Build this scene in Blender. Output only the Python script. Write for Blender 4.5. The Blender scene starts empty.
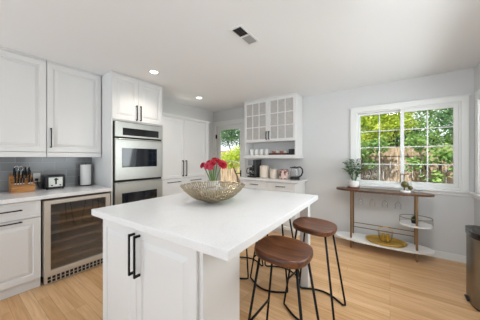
import bpy, bmesh, math, random
from mathutils import Vector, Matrix, Euler
rnd = random.Random(7)
PI = math.pi
SC = bpy.context.scene
COL = SC.collection

# ------------------------------------------------------------------ camera
F = 210.4
TH = math.atan(150 / F)
cam = bpy.data.cameras.new('camera'); camo = bpy.data.objects.new('camera', cam); COL.objects.link(camo)
cam.sensor_width = 36.0; cam.sensor_fit = 'HORIZONTAL'
cam.lens = 36.0 * F / 480.0
cam.shift_y = -2.5 / 480.0
cam.clip_start = 0.02
camo.location = (0, 0, 1.36)
camo.rotation_euler = (PI / 2, 0, TH)
SC.camera = camo

# ------------------------------------------------------------------ world, sun, exposure
w = bpy.data.worlds.new('sky'); SC.world = w; w.use_nodes = True
bg = w.node_tree.nodes['Background']
bg.inputs[0].default_value = (0.93, 0.97, 1.0, 1)
bg.inputs[1].default_value = 1.3
sun = bpy.data.lights.new('sun', 'SUN'); suno = bpy.data.objects.new('sun', sun); COL.objects.link(suno)
sun.energy = 8; sun.angle = 0.02; sun.color = (1.0, 0.97, 0.92)
suno.rotation_euler = (math.radians(38), 0, math.radians(-12))
def area(name, loc, direction, sx, sy, power, col=(1, 1, 1)):
    l = bpy.data.lights.new(name, 'AREA'); l.shape = 'RECTANGLE'; l.size = sx; l.size_y = sy; l.energy = power; l.color = col
    o = bpy.data.objects.new(name, l); COL.objects.link(o); o.location = loc
    o.rotation_euler = Vector(direction).to_track_quat('-Z', 'Y').to_euler()
area('rear_fill', (-1.3, -4.4, 1.35), (0, 1, 0.0), 4.2, 2.2, 9, (0.84, 0.92, 1.0))  # unseen fill added in front of the closed rear wall
area('bounce_fill', (-1.3, -3.0, 0.6), (0, 0.5, 1), 4.0, 2.0, 116, (0.78, 0.89, 1.0))  # unseen area light added behind the camera to brighten the ceiling
area('overhead_fill', (0.1, 1.55, 2.48), (0.1, 0.3, -1), 0.3, 0.3, 22, (0.95, 0.97, 1.0))  # added overhead fill, no fixture in the room
area('overhead_fill', (-0.9, 0.75, 2.47), (0, 0.3, -1), 0.4, 0.4, 5, (0.95, 0.97, 1.0))  # second added overhead fill, likewise without a fixture
area('window_fill', (1.06, 2.48, 1.56), (-1, 0, -0.35), 2.2, 1.05, 42, (0.9, 0.96, 1.0))  # area light added outside the right window to strengthen its daylight
SC.view_settings.view_transform = 'Standard'
SC.cycles.transparent_max_bounces = 32
SC.view_settings.look = 'None'
SC.view_settings.gamma = 1.0
SC.view_settings.use_curve_mapping = False
SC.view_settings.exposure = -0.04

# ------------------------------------------------------------------ materials
def nmat(name):
    m = bpy.data.materials.new(name); m.use_nodes = True
    nt = m.node_tree
    return m, nt, nt.nodes['Principled BSDF']
def L(nt, a, b): nt.links.new(a, b)
def rgb(r, g, b):
    f = lambda c: ((c / 255) / 12.92 if c / 255 <= 0.04045 else ((c / 255 + 0.055) / 1.055) ** 2.4)
    return (f(r), f(g), f(b), 1)
def M(name, col, rough=0.5, metal=0.0, spec=0.5, var=0.0, scale=8.0, bump=0.0, bscale=60, emit=None, est=0, coat=0):
    m, nt, p = nmat(name)
    p.inputs['Base Color'].default_value = col
    p.inputs['Roughness'].default_value = rough
    p.inputs['Metallic'].default_value = metal
    p.inputs['Specular IOR Level'].default_value = spec
    p.inputs['Coat Weight'].default_value = coat
    if var or bump:
        tc = nt.nodes.new('ShaderNodeTexCoord')
    if var:
        n = nt.nodes.new('ShaderNodeTexNoise'); n.inputs['Scale'].default_value = scale; n.inputs['Detail'].default_value = 4
        L(nt, tc.outputs['Object'], n.inputs['Vector'])
        r = nt.nodes.new('ShaderNodeMix'); r.data_type = 'RGBA'
        r.inputs[6].default_value = tuple(c * (1 - var) for c in col[:3]) + (1,)
        r.inputs[7].default_value = tuple(min(1, c * (1 + var)) for c in col[:3]) + (1,)
        L(nt, n.outputs['Fac'], r.inputs[0]); L(nt, r.outputs[2], p.inputs['Base Color'])
    if bump:
        n2 = nt.nodes.new('ShaderNodeTexNoise'); n2.inputs['Scale'].default_value = bscale
        L(nt, tc.outputs['Object'], n2.inputs['Vector'])
        b = nt.nodes.new('ShaderNodeBump'); b.inputs['Strength'].default_value = bump; b.inputs['Distance'].default_value = 0.01
        L(nt, n2.outputs['Fac'], b.inputs['Height']); L(nt, b.outputs['Normal'], p.inputs['Normal'])
    if emit:
        p.inputs['Emission Color'].default_value = emit; p.inputs['Emission Strength'].default_value = est
    return m

def wood(name, c1, c2, c3, scale=1.0, axis='X', rough=0.4, stretch=14):
    m, nt, p = nmat(name)
    tc = nt.nodes.new('ShaderNodeTexCoord'); mp = nt.nodes.new('ShaderNodeMapping')
    s = [stretch * scale] * 3; s['XYZ'.index(axis)] = 1.3 * scale
    mp.inputs['Scale'].default_value = s
    L(nt, tc.outputs['Object'], mp.inputs['Vector'])
    n = nt.nodes.new('ShaderNodeTexNoise'); n.inputs['Scale'].default_value = 2.2; n.inputs['Detail'].default_value = 6; n.inputs['Distortion'].default_value = 0.6
    L(nt, mp.outputs[0], n.inputs['Vector'])
    r = nt.nodes.new('ShaderNodeValToRGB')
    r.color_ramp.elements[0].position = 0.32; r.color_ramp.elements[0].color = c1
    r.color_ramp.elements[1].position = 0.68; r.color_ramp.elements[1].color = c3
    e = r.color_ramp.elements.new(0.5); e.color = c2
    L(nt, n.outputs['Fac'], r.inputs[0]); L(nt, r.outputs[0], p.inputs['Base Color'])
    p.inputs['Roughness'].default_value = rough
    return m

def floor_mat():
    m, nt, p = nmat('oak_floor')
    tc = nt.nodes.new('ShaderNodeTexCoord')
    br = nt.nodes.new('ShaderNodeTexBrick')
    br.inputs['Scale'].default_value = 1.0
    br.inputs['Brick Width'].default_value = 1.15; br.inputs['Row Height'].default_value = 0.085
    br.inputs['Mortar Size'].default_value = 0.0012; br.inputs['Bias'].default_value = 0.0
    br.inputs['Color1'].default_value = (0, 0, 0, 1); br.inputs['Color2'].default_value = (1, 1, 1, 1)
    br.inputs['Mortar'].default_value = (0.2, 0.2, 0.2, 1)
    br.offset = 0.37; br.offset_frequency = 3
    L(nt, tc.outputs['Object'], br.inputs['Vector'])
    ramp = nt.nodes.new('ShaderNodeValToRGB')
    ramp.color_ramp.elements[0].color = rgb(214, 168, 117); ramp.color_ramp.elements[1].color = rgb(233, 194, 148)
    L(nt, br.outputs['Color'], ramp.inputs[0])
    mp = nt.nodes.new('ShaderNodeMapping'); mp.inputs['Scale'].default_value = (1.6, 22, 1)
    L(nt, tc.outputs['Object'], mp.inputs['Vector'])
    n = nt.nodes.new('ShaderNodeTexNoise'); n.inputs['Scale'].default_value = 1.7; n.inputs['Detail'].default_value = 7; n.inputs['Distortion'].default_value = 0.8
    L(nt, mp.outputs[0], n.inputs['Vector'])
    r2 = nt.nodes.new('ShaderNodeValToRGB')
    r2.color_ramp.elements[0].position = 0.3; r2.color_ramp.elements[0].color = rgb(205, 180, 158)
    r2.color_ramp.elements[1].position = 0.65; r2.color_ramp.elements[1].color = (1, 1, 1, 1)
    L(nt, n.outputs['Fac'], r2.inputs[0])
    mx = nt.nodes.new('ShaderNodeMix'); mx.data_type = 'RGBA'; mx.blend_type = 'MULTIPLY'; mx.inputs[0].default_value = 0.5
    L(nt, ramp.outputs[0], mx.inputs[6]); L(nt, r2.outputs[0], mx.inputs[7])
    mo = nt.nodes.new('ShaderNodeMix'); mo.data_type = 'RGBA'
    mo.inputs[7].default_value = rgb(130, 92, 60)
    ml = nt.nodes.new('ShaderNodeMath'); ml.operation = 'MULTIPLY'; ml.inputs[1].default_value = 0.6
    L(nt, br.outputs['Fac'], ml.inputs[0]); L(nt, ml.outputs[0], mo.inputs[0]); L(nt, mx.outputs[2], mo.inputs[6])
    L(nt, mo.outputs[2], p.inputs['Base Color'])
    p.inputs['Roughness'].default_value = 0.36
    return m

def quartz_mat():
    m, nt, p = nmat('white_quartz')
    tc = nt.nodes.new('ShaderNodeTexCoord')
    n = nt.nodes.new('ShaderNodeTexNoise'); n.inputs['Scale'].default_value = 3.5; n.inputs['Detail'].default_value = 8; n.inputs['Distortion'].default_value = 1.5
    L(nt, tc.outputs['Object'], n.inputs['Vector'])
    r = nt.nodes.new('ShaderNodeValToRGB')
    r.color_ramp.elements[0].position = 0.25; r.color_ramp.elements[0].color = rgb(226, 225, 224)
    r.color_ramp.elements[1].position = 0.45; r.color_ramp.elements[1].color = rgb(234, 233, 232)
    L(nt, n.outputs['Fac'], r.inputs[0])
    n2 = nt.nodes.new('ShaderNodeTexNoise'); n2.inputs['Scale'].default_value = 180
    L(nt, tc.outputs['Object'], n2.inputs['Vector'])
    r2 = nt.nodes.new('ShaderNodeValToRGB')
    r2.color_ramp.elements[0].position = 0.3; r2.color_ramp.elements[0].color = rgb(215, 213, 210)
    r2.color_ramp.elements[1].position = 0.42; r2.color_ramp.elements[1].color = (1, 1, 1, 1)
    L(nt, n2.outputs['Fac'], r2.inputs[0])
    mx = nt.nodes.new('ShaderNodeMix'); mx.data_type = 'RGBA'; mx.blend_type = 'MULTIPLY'; mx.inputs[0].default_value = 0.6
    L(nt, r.outputs[0], mx.inputs[6]); L(nt, r2.outputs[0], mx.inputs[7])
    L(nt, mx.outputs[2], p.inputs['Base Color'])
    p.inputs['Roughness'].default_value = 0.22
    return m

def tile_mat():
    m, nt, p = nmat('grey_glazed_tile')
    tc = nt.nodes.new('ShaderNodeTexCoord'); mp = nt.nodes.new('ShaderNodeMapping')
    sx = nt.nodes.new('ShaderNodeSeparateXYZ'); cx = nt.nodes.new('ShaderNodeCombineXYZ')
    L(nt, tc.outputs['Object'], sx.inputs[0]); L(nt, sx.outputs[1], cx.inputs[0]); L(nt, sx.outputs[2], cx.inputs[1])
    br = nt.nodes.new('ShaderNodeTexBrick'); br.inputs['Scale'].default_value = 1
    br.inputs['Brick Width'].default_value = 0.24; br.inputs['Row Height'].default_value = 0.1
    br.inputs['Mortar Size'].default_value = 0.003
    br.inputs['Color1'].default_value = rgb(116, 118, 119); br.inputs['Color2'].default_value = rgb(134, 136, 137)
    br.inputs['Mortar'].default_value = rgb(150, 151, 151)
    L(nt, cx.outputs[0], br.inputs['Vector']); L(nt, br.outputs['Color'], p.inputs['Base Color'])
    b = nt.nodes.new('ShaderNodeBump'); b.inputs['Strength'].default_value = 0.4; b.inputs['Distance'].default_value = 0.004; b.invert = True
    L(nt, br.outputs['Fac'], b.inputs['Height']); L(nt, b.outputs['Normal'], p.inputs['Normal'])
    p.inputs['Roughness'].default_value = 0.15
    return m

def thin_glass(name, tint=(1, 1, 1, 1), gloss=0.08, rough=0.0, fres=1.0):
    m = bpy.data.materials.new(name); m.use_nodes = True; nt = m.node_tree; nt.nodes.clear()
    o = nt.nodes.new('ShaderNodeOutputMaterial'); t = nt.nodes.new('ShaderNodeBsdfTransparent'); g = nt.nodes.new('ShaderNodeBsdfGlossy')
    mx = nt.nodes.new('ShaderNodeMixShader'); t.inputs[0].default_value = tint; g.inputs['Roughness'].default_value = rough
    lw = nt.nodes.new('ShaderNodeFresnel'); lw.inputs[0].default_value = 1.2
    ml = nt.nodes.new('ShaderNodeMath'); ml.operation = 'MULTIPLY_ADD'; ml.inputs[1].default_value = fres; ml.inputs[2].default_value = gloss; ml.use_clamp = True
    L(nt, lw.outputs[0], ml.inputs[0]); L(nt, ml.outputs[0], mx.inputs[0])
    L(nt, t.outputs[0], mx.inputs[1]); L(nt, g.outputs[0], mx.inputs[2]); L(nt, mx.outputs[0], o.inputs[0])
    return m

def leaf_mat(name, c1, c2, trans=0.35):
    m, nt, p = nmat(name)
    tc = nt.nodes.new('ShaderNodeTexCoord'); n = nt.nodes.new('ShaderNodeTexNoise'); n.inputs['Scale'].default_value = 5.0; n.inputs['Detail'].default_value = 3
    L(nt, tc.outputs['Object'], n.inputs['Vector'])
    r = nt.nodes.new('ShaderNodeValToRGB'); r.color_ramp.elements[0].position = 0.35; r.color_ramp.elements[0].color = c1
    r.color_ramp.elements[1].position = 0.65; r.color_ramp.elements[1].color = c2
    L(nt, n.outputs['Fac'], r.inputs[0]); L(nt, r.outputs[0], p.inputs['Base Color'])
    p.inputs['Roughness'].default_value = 0.45
    tr = nt.nodes.new('ShaderNodeBsdfTranslucent'); L(nt, r.outputs[0], tr.inputs[0])
    mx = nt.nodes.new('ShaderNodeMixShader'); mx.inputs[0].default_value = trans
    L(nt, p.outputs[0], mx.inputs[1]); L(nt, tr.outputs[0], mx.inputs[2])
    L(nt, mx.outputs[0], nt.nodes['Material Output'].inputs[0])
    return m

WALL = M('wall_paint', rgb(210, 210, 209), 0.75, spec=0.2, bump=0.03, bscale=140)
CEIL = M('ceiling_paint', rgb(234, 234, 234), 0.85, spec=0.1, bump=0.05, bscale=90)
CAB = M('cabinet_lacquer', rgb(226, 225, 223), 0.38, var=0.01)
TRIM = M('trim_paint', rgb(226, 226, 223), 0.4, var=0.01)
FLOOR = floor_mat(); QUARTZ = quartz_mat(); TILE = tile_mat()
BLACK = M('black_metal', rgb(24, 23, 23), 0.42, 0.6, var=0.1)
GAP = M('dark_gap', rgb(40, 38, 36), 0.8)
STEEL = M('brushed_steel', rgb(188, 188, 182), 0.36, 1.0, var=0.05, scale=25)
BRONZE_STEEL = M('warm_steel', rgb(206, 198, 186), 0.45, 0.45, var=0.05, scale=25)
OVENGLASS = M('oven_glass', rgb(18, 24, 34), 0.06, spec=0.8, var=0.1)
BLKGLASS = M('black_glass', rgb(20, 20, 22), 0.08, spec=0.6, var=0.1)
SMOKE = thin_glass('smoked_glass', (0.80, 0.77, 0.74, 1), 0.09)
FRIDGEIN = M('fridge_interior', rgb(150, 140, 130), 0.7, var=0.1)
WALNUT = wood('walnut', rgb(66, 37, 22), rgb(98, 57, 34), rgb(128, 79, 48), 1.0, 'X', 0.35)
TABLEWOOD = wood('table_walnut', rgb(62, 36, 22), rgb(88, 54, 34), rgb(112, 72, 46), 1.0, 'X', 0.35)
ACACIA = wood('acacia', rgb(140, 88, 40), rgb(178, 120, 60), rgb(206, 150, 86), 2.0, 'Y', 0.4)
RACKWOOD = wood('fridge_shelf_wood', rgb(120, 100, 84), rgb(150, 128, 108), rgb(172, 150, 128), 2.0, 'Y', 0.5)
BRASS = M('aged_brass', rgb(138, 112, 82), 0.4, 0.8, var=0.08)
GOLD = M('gold_metal', rgb(222, 186, 92), 0.34, 0.9, var=0.12, scale=14)
CHAMP = M('champagne_metal', rgb(176, 163, 138), 0.32, 1.0, var=0.18, scale=30, bump=0.15, bscale=120)
WHITECER = M('white_ceramic', rgb(238, 236, 232), 0.25, var=0.02)
CREAMCER = M('cream_ceramic', rgb(226, 212, 196), 0.35, var=0.02)
BLKPLAST = M('black_plastic', rgb(22, 22, 23), 0.35, var=0.1)
GLASS = thin_glass('window_glass', (0.98, 0.99, 0.985, 1), 0.0)
CLEAR = thin_glass('clear_glass', (0.985, 0.988, 0.988, 1), 0.015, fres=0.45)
def lightened_glass():  # seeded mottling plus pale diffuse, brightness painted in for the dim interior
    m = thin_glass('lightened_glass', (0.97, 0.96, 0.95, 1), 0.0); nt = m.node_tree
    o = [n for n in nt.nodes if n.type == 'OUTPUT_MATERIAL'][0]; src = o.inputs[0].links[0].from_socket
    d = nt.nodes.new('ShaderNodeBsdfDiffuse'); d.inputs[0].default_value = rgb(228, 224, 219); mx = nt.nodes.new('ShaderNodeMixShader')
    tc = nt.nodes.new('ShaderNodeTexCoord'); n = nt.nodes.new('ShaderNodeTexNoise'); n.inputs['Scale'].default_value = 22; L(nt, tc.outputs['Object'], n.inputs['Vector'])
    ml = nt.nodes.new('ShaderNodeMath'); ml.operation = 'MULTIPLY_ADD'; ml.inputs[1].default_value = 0.25; ml.inputs[2].default_value = 0.42; L(nt, n.outputs['Fac'], ml.inputs[0]); L(nt, ml.outputs[0], mx.inputs[0])
    L(nt, src, mx.inputs[1]); L(nt, d.outputs[0], mx.inputs[2]); L(nt, mx.outputs[0], o.inputs[0])
    return m
PANE = lightened_glass()
LAMP = M('lamp_glow', (1, 1, 1, 1), 0.5, emit=(1, 0.95, 0.86, 1), est=6.0)
GREEN = leaf_mat('houseplant_leaf', rgb(70, 104, 62), rgb(120, 152, 100))
STEM = M('green_stem', rgb(104, 138, 74), 0.5, var=0.15, scale=30)
PINK = M('crimson_petal', rgb(178, 18, 44), 0.55, var=0.28, scale=40)
ROSE = M('rose_petal', rgb(196, 60, 84), 0.55, var=0.25, scale=40)
YELLOW = M('yellow_glaze', rgb(212, 176, 60), 0.3, var=0.1)
SILVER = M('silver', rgb(226, 226, 224), 0.25, 1.0, var=0.05)
COPPER = M('rose_copper', rgb(196, 132, 108), 0.3, 0.85, var=0.2, scale=50)
TRAYWOOD = wood('tray_wood', rgb(70, 34, 24), rgb(96, 50, 36), rgb(120, 66, 48), 2, 'X', 0.4)
MOSS = M('olive_bead', rgb(92, 88, 42), 0.5, var=0.4, scale=60, bump=0.6, bscale=80)

# ------------------------------------------------------------------ helpers
def wloc(o):
    v = Vector((0, 0, 0))
    while o: v += o.location; o = o.parent
    return v
class MB:
    def __init__(s): s.bm = bmesh.new()
    def box(s, x0, x1, y0, y1, z0, z1, bev=0.0, seg=2):
        r = bmesh.ops.create_cube(s.bm, size=1.0, matrix=Matrix.Translation(((x0 + x1) / 2, (y0 + y1) / 2, (z0 + z1) / 2)) @ Matrix.Diagonal((abs(x1 - x0), abs(y1 - y0), abs(z1 - z0), 1)))
        if bev:
            es = list({e for v in r['verts'] for e in v.link_edges})
            bmesh.ops.bevel(s.bm, geom=es, offset=bev, segments=seg, affect='EDGES', profile=0.6)
        return s
    def obox(s, c, size, rot, bev=0.0):
        r = bmesh.ops.create_cube(s.bm, size=1.0, matrix=Matrix.Translation(c) @ rot.to_4x4() @ Matrix.Diagonal((*size, 1)))
        if bev:
            es = list({e for v in r['verts'] for e in v.link_edges})
            bmesh.ops.bevel(s.bm, geom=es, offset=bev, segments=2, affect='EDGES')
        return s
    def tube(s, pts, r, n=8, cap=True, radii=None, closed=False):
        pts = [Vector(p) for p in pts]; rings = []; m = len(pts); ref = None
        for i, p in enumerate(pts):
            if closed: t = pts[(i + 1) % m] - pts[i - 1]
            else: t = pts[min(i + 1, m - 1)] - pts[max(i - 1, 0)]
            t.normalize()
            if ref is None:
                ref = Vector((0, 0, 1)) if abs(t.z) < 0.9 else Vector((1, 0, 0))
            a = (ref - t * ref.dot(t)).normalized(); b = t.cross(a); ref = a
            rr = radii[i] if radii else r
            rings.append([s.bm.verts.new(p + (a * math.cos(2 * PI * k / n) + b * math.sin(2 * PI * k / n)) * rr) for k in range(n)])
        for i in range(m if closed else m - 1):
            A, B = rings[i], rings[(i + 1) % m]
            for k in range(n): s.bm.faces.new((A[k], A[(k + 1) % n], B[(k + 1) % n], B[k]))
        if cap and not closed:
            s.bm.faces.new(rings[0]); s.bm.faces.new(rings[-1])
        return s
    def cyl(s, c, r, z0, z1, n=24, r2=None):
        return s.lathe(c, [(0, z0), (r, z0), (r2 if r2 is not None else r, z1), (0, z1)], n)
    def lathe(s, c, prof, n=28, sx=1.0, sy=1.0):
        rings = []
        for (r, z) in prof:
            if r < 1e-6: rings.append([s.bm.verts.new((c[0], c[1], z))])
            else: rings.append([s.bm.verts.new((c[0] + sx * r * math.cos(2 * PI * k / n), c[1] + sy * r * math.sin(2 * PI * k / n), z)) for k in range(n)])
        for A, B in zip(rings[:-1], rings[1:]):
            for k in range(n):
                j = (k + 1) % n
                if len(A) == 1 and len(B) == 1: continue
                if len(A) == 1: s.bm.faces.new((A[0], B[j], B[k]))
                elif len(B) == 1: s.bm.faces.new((A[k], A[j], B[0]))
                else: s.bm.faces.new((A[k], A[j], B[j], B[k]))
        return s
    def sphere(s, c, r, seg=16, sc=(1, 1, 1)):
        bmesh.ops.create_uvsphere(s.bm, u_segments=seg, v_segments=max(6, seg // 2), radius=r, matrix=Matrix.Translation(c) @ Matrix.Diagonal((*sc, 1)))
        return s
    def prism(s, pts, z0, z1, bev=0.0):
        a = [s.bm.verts.new((x, y, z0)) for x, y in pts]; b = [s.bm.verts.new((x, y, z1)) for x, y in pts]
        n = len(pts); fs = [s.bm.faces.new(a[::-1]), s.bm.faces.new(b)]
        for k in range(n): fs.append(s.bm.faces.new((a[k], a[(k + 1) % n], b[(k + 1) % n], b[k])))
        if bev:
            es = list(fs[0].edges) + list(fs[1].edges)
            bmesh.ops.bevel(s.bm, geom=es, offset=bev, segments=2, affect='EDGES')
        return s
    def quad(s, a, b, c, d): s.bm.faces.new([s.bm.verts.new(p) for p in (a, b, c, d)]); return s
    def panel(s, o, U, W, u, v, t, rings):
        # a cabinet door face: o origin corner, U width axis, W outward axis; rings = (inset, depth)
        U = Vector(U); W = Vector(W); V = Vector((0, 0, 1)); o = Vector(o)
        def ring(i, d): return [s.bm.verts.new(o + U * a + V * b + W * d) for a, b in ((i, i), (u - i, i), (u - i, v - i), (i, v - i))]
        R = [ring(0, 0), ring(0, t - 0.003), ring(0.003, t)] + [ring(i, t + d) for i, d in rings]
        s.bm.faces.new(R[0][::-1])
        for A, B in zip(R[:-1], R[1:]):
            for k in range(4): s.bm.faces.new((A[k], A[(k + 1) % 4], B[(k + 1) % 4], B[k]))
        s.bm.faces.new(R[-1])
        return s
    def build(s, name, mat, parent=None, smooth=None, origin=None, kind=None):
        bm = s.bm
        bmesh.ops.recalc_face_normals(bm, faces=bm.faces[:])
        off = wloc(parent) if parent else Vector(origin) if origin else Vector((0, 0, 0))
        bmesh.ops.translate(bm, verts=bm.verts[:], vec=-off)
        me = bpy.data.meshes.new(name); bm.to_mesh(me); bm.free()
        me.materials.append(mat)
        if smooth:
            for p in me.polygons: p.use_smooth = True
            if smooth != 'all': me.set_sharp_from_angle(angle=math.radians(smooth if smooth > 1 else 40))
        ob = bpy.data.objects.new(name, me); COL.objects.link(ob)
        if parent: ob.parent = parent
        else: ob.location = off
        if kind: ob['kind'] = kind
        return ob
def tag(o, label, cat, group=None):
    o['label'] = label; o['category'] = cat
    if group: o['group'] = group
    return o
def thing(name, label, cat, loc, group=None):
    o = bpy.data.objects.new(name, None); COL.objects.link(o); o.location = loc; o.empty_display_size = 0.1
    return tag(o, label, cat, group)
def dup(root, loc, label, rotz=None, scale=None):
    r = root.copy(); COL.objects.link(r); r.location = loc; r['label'] = label
    if rotz is not None: r.rotation_euler = (0, 0, rotz)
    if scale: r.scale = (scale,) * 3
    for ch in list(root.children):
        c = ch.copy(); COL.objects.link(c); c.parent = r
        for g in list(ch.children):
            d = g.copy(); COL.objects.link(d); d.parent = c
    return r
RAISED = [(0.054, 0), (0.060, -0.010), (0.066, -0.010), (0.092, -0.001), (0.095, 0.0005)]
SHAKER = [(0.05, 0), (0.054, -0.006)]
def bar_pull(mb, a, b, out, r=0.0055, stand=0.032):
    a = Vector(a); b = Vector(b); out = Vector(out).normalized(); d = (b - a).normalized()
    mb.tube([a + out * stand, b + out * stand], r)
    for p in (a + d * 0.012, b - d * 0.012): mb.tube([p, p + out * stand], r * 0.9)
    return mb
def flat_pull(mb, a, b, out, wd=0.012, stand=0.034):
    a = Vector(a); b = Vector(b); out = Vector(out); d = (b - a).normalized(); s = d.cross(out)
    R = Matrix((s, d, out)).transposed()
    mb.obox((a + b) / 2 + out * stand, (wd, (b - a).length, 0.009), R, 0.001)
    for p in (a + d * 0.008, b - d * 0.008): mb.obox(p + out * stand / 2, (wd, 0.014, stand), R, 0.001)
    return mb

# ------------------------------------------------------------------ the room
XL, XR, YB, Y0, HC = -3.6, 0.87, 3.9, -4.6, 2.5
b = MB(); b.box(XL - 0.12, XR + 0.12, Y0, YB + 0.12, -0.1, 0); b.build('floor', FLOOR, kind='structure')
b = MB(); b.box(XL - 0.12, XR + 0.12, Y0, YB + 0.12, HC, HC + 0.12); b.build('ceiling', CEIL, kind='structure')
b = MB(); b.box(XL - 0.12, XL, Y0, YB + 0.12, 0, HC); b.build('wall_left', WALL, kind='structure')
b = MB(); b.box(XL - 0.12, XR + 0.12, Y0 - 0.12, Y0, 0, HC); b.build('wall_rear', WALL, kind='structure')
WX0, WX1, WZ0, WZ1 = -0.455, 0.762, 0.935, 2.10      # back window opening
DX0, DX1, DZ1 = -3.50, -2.72, 2.14                  # garden door opening
b = MB()
b.box(XL, DX0, YB, YB + 0.12, 0, HC); b.box(DX0, DX1, YB, YB + 0.12, DZ1, HC)
b.box(DX1, WX0, YB, YB + 0.12, 0, HC); b.box(WX0, WX1, YB, YB + 0.12, 0, WZ0)
b.box(WX0, WX1, YB, YB + 0.12, WZ1, HC); b.box(WX1, XR + 0.12, YB, YB + 0.12, 0, HC)
b.build('wall_back', WALL, kind='structure')
RY0, RY1, RZ0, RZ1 = 1.3, 3.665, 0.98, 2.06          # right wall window
b = MB()
b.box(XR, XR + 0.12, Y0, RY0, 0, HC); b.box(XR, XR + 0.12, RY1, YB, 0, HC)
b.box(XR, XR + 0.12, RY0, RY1, 0, RZ0); b.box(XR, XR + 0.12, RY0, RY1, RZ1, HC)
b.build('wall_right', WALL, kind='structure')
# baseboards
def base_prof(mb, x0, x1, y0, y1):
    mb.box(x0, x1, y0, y1, 0, 0.085, 0.003)
b = MB(); b.box(-1.24, XR - 0.001, YB - 0.016, YB - 0.001, 0.001, 0.09, 0.004); b.box(-1.24, XR - 0.017, YB - 0.024, YB - 0.016, 0.001, 0.018, 0.004); b.build('baseboard_back', TRIM, kind='structure')
b = MB(); b.box(XR - 0.016, XR - 0.001, Y0, YB - 0.018, 0.001, 0.09, 0.004); b.build('baseboard_right', TRIM, kind='structure')
# chair-rail ledge running from the window sill to the right wall
b = MB(); b.box(-0.56, XR - 0.001, YB - 0.05, YB - 0.001, 0.905, 0.928, 0.006); b.box(-0.53, XR - 0.001, YB - 0.022, YB - 0.001, 0.86, 0.905, 0.006); b.build('trim_1', TRIM, kind='structure')
b = MB(); b.box(XR - 0.05, XR - 0.001, Y0, YB - 0.051, 0.905, 0.928, 0.006); b.box(XR - 0.022, XR - 0.001, Y0, YB - 0.051, 0.86, 0.905, 0.006); b.build('trim_2', TRIM, kind='structure')

# back window: casing, frame, two sashes with grids, glass
b = MB()
cx0, cx1, cz0, cz1 = -0.53, 0.822, 0.93, 2.165
b.box(cx0, WX0 + 0.012, YB - 0.025, YB - 0.0005, cz0, cz1, 0.005)
b.box(WX1 - 0.012, cx1, YB - 0.025, YB - 0.0005, cz0, cz1, 0.005)
b.box(cx0, cx1, YB - 0.027, YB - 0.0005, WZ1 - 0.012, cz1, 0.005)
b.box(cx0 - 0.012, cx1 + 0.012, YB - 0.034, YB - 0.0005, cz1 - 0.012, cz1 + 0.006, 0.004)
win = b.build('window_1', TRIM, kind='structure')
def sash(x0, x1, z0, z1, yf, cols, rows, fw, parent, nm='sash'):
    b = MB(); t = 0.035
    b.box(x0, x0 + fw, yf, yf + t, z0, z1, 0.003); b.box(x1 - fw, x1, yf, yf + t, z0, z1, 0.003)
    b.box(x0 + fw, x1 - fw, yf, yf + t, z0, z0 + fw, 0.003); b.box(x0 + fw, x1 - fw, yf, yf + t, z1 - fw, z1, 0.003)
    f = b.build(nm, TRIM, parent)
    gx0, gx1, gz0, gz1 = x0 + fw, x1 - fw, z0 + fw, z1 - fw
    b = MB()
    for i in range(1, cols):
        x = gx0 + (gx1 - gx0) * i / cols; b.box(x - 0.007, x + 0.007, yf + 0.008, yf + 0.027, gz0, gz1)
    for i in range(1, rows):
        z = gz0 + (gz1 - gz0) * i / rows; b.box(gx0, gx1, yf + 0.009, yf + 0.026, z - 0.006, z + 0.006)
    b.build('muntin_grid', TRIM, f)
    b = MB(); b.box(gx0, gx1, yf + 0.0165, yf + 0.0185, gz0, gz1); b.build('glass_pane', GLASS, f)
    return f
b = MB()
b.box(WX0, WX0 + 0.03, YB, YB + 0.11, WZ0, WZ1); b.box(WX1 - 0.03, WX1, YB, YB + 0.11, WZ0, WZ1)
b.box(WX0 + 0.03, WX1 - 0.03, YB, YB + 0.11, WZ1 - 0.03, WZ1); b.box(WX0 + 0.03, WX1 - 0.03, YB, YB + 0.11, WZ0, WZ0 + 0.03)
b.build('window_frame', TRIM, win)
sash(WX0 + 0.03, 0.155, WZ0 + 0.03, WZ1 - 0.03, YB + 0.06, 2, 4, 0.03, win)
sash(0.125, WX1 - 0.03, WZ0 + 0.03, WZ1 - 0.03, YB + 0.015, 2, 4, 0.045, win)
b = MB(); b.box(0.135, 0.15, YB + 0.004, YB + 0.015, 1.36, 1.46, 0.004); b.build('latch', TRIM, win)
# right-hand window
b = MB()
x = XR - 0.025
b.box(x, XR - 0.0005, RY1 - 0.01, RY1 + 0.085, 0.93, RZ1 + 0.09, 0.005); b.box(x, XR - 0.0005, RY0 - 0.085, RY0 + 0.01, 0.93, RZ1 + 0.09, 0.005)
b.box(x - 0.003, XR - 0.0005, RY0 - 0.088, RY1 + 0.088, RZ1 - 0.01, RZ1 + 0.093, 0.005)
win2 = b.build('window_2', TRIM, kind='structure')
b = MB()
for ya, yb2 in ((RY0, RY0 + 0.05), (RY1 - 0.05, RY1), ((RY0 + RY1) / 2 - 0.04, (RY0 + RY1) / 2 + 0.04)): b.box(XR + 0.02, XR + 0.08, ya, yb2, RZ0, RZ1)
b.box(XR + 0.02, XR + 0.08, RY0, RY1, RZ0, RZ0 + 0.05); b.box(XR + 0.02, XR + 0.08, RY0, RY1, RZ1 - 0.05, RZ1)
b.build('window_frame', TRIM, win2)
b = MB(); b.box(XR + 0.045, XR + 0.048, RY0 + 0.04, RY1 - 0.04, RZ0 + 0.04, RZ1 - 0.04); b.build('glass_pane', GLASS, win2)

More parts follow.
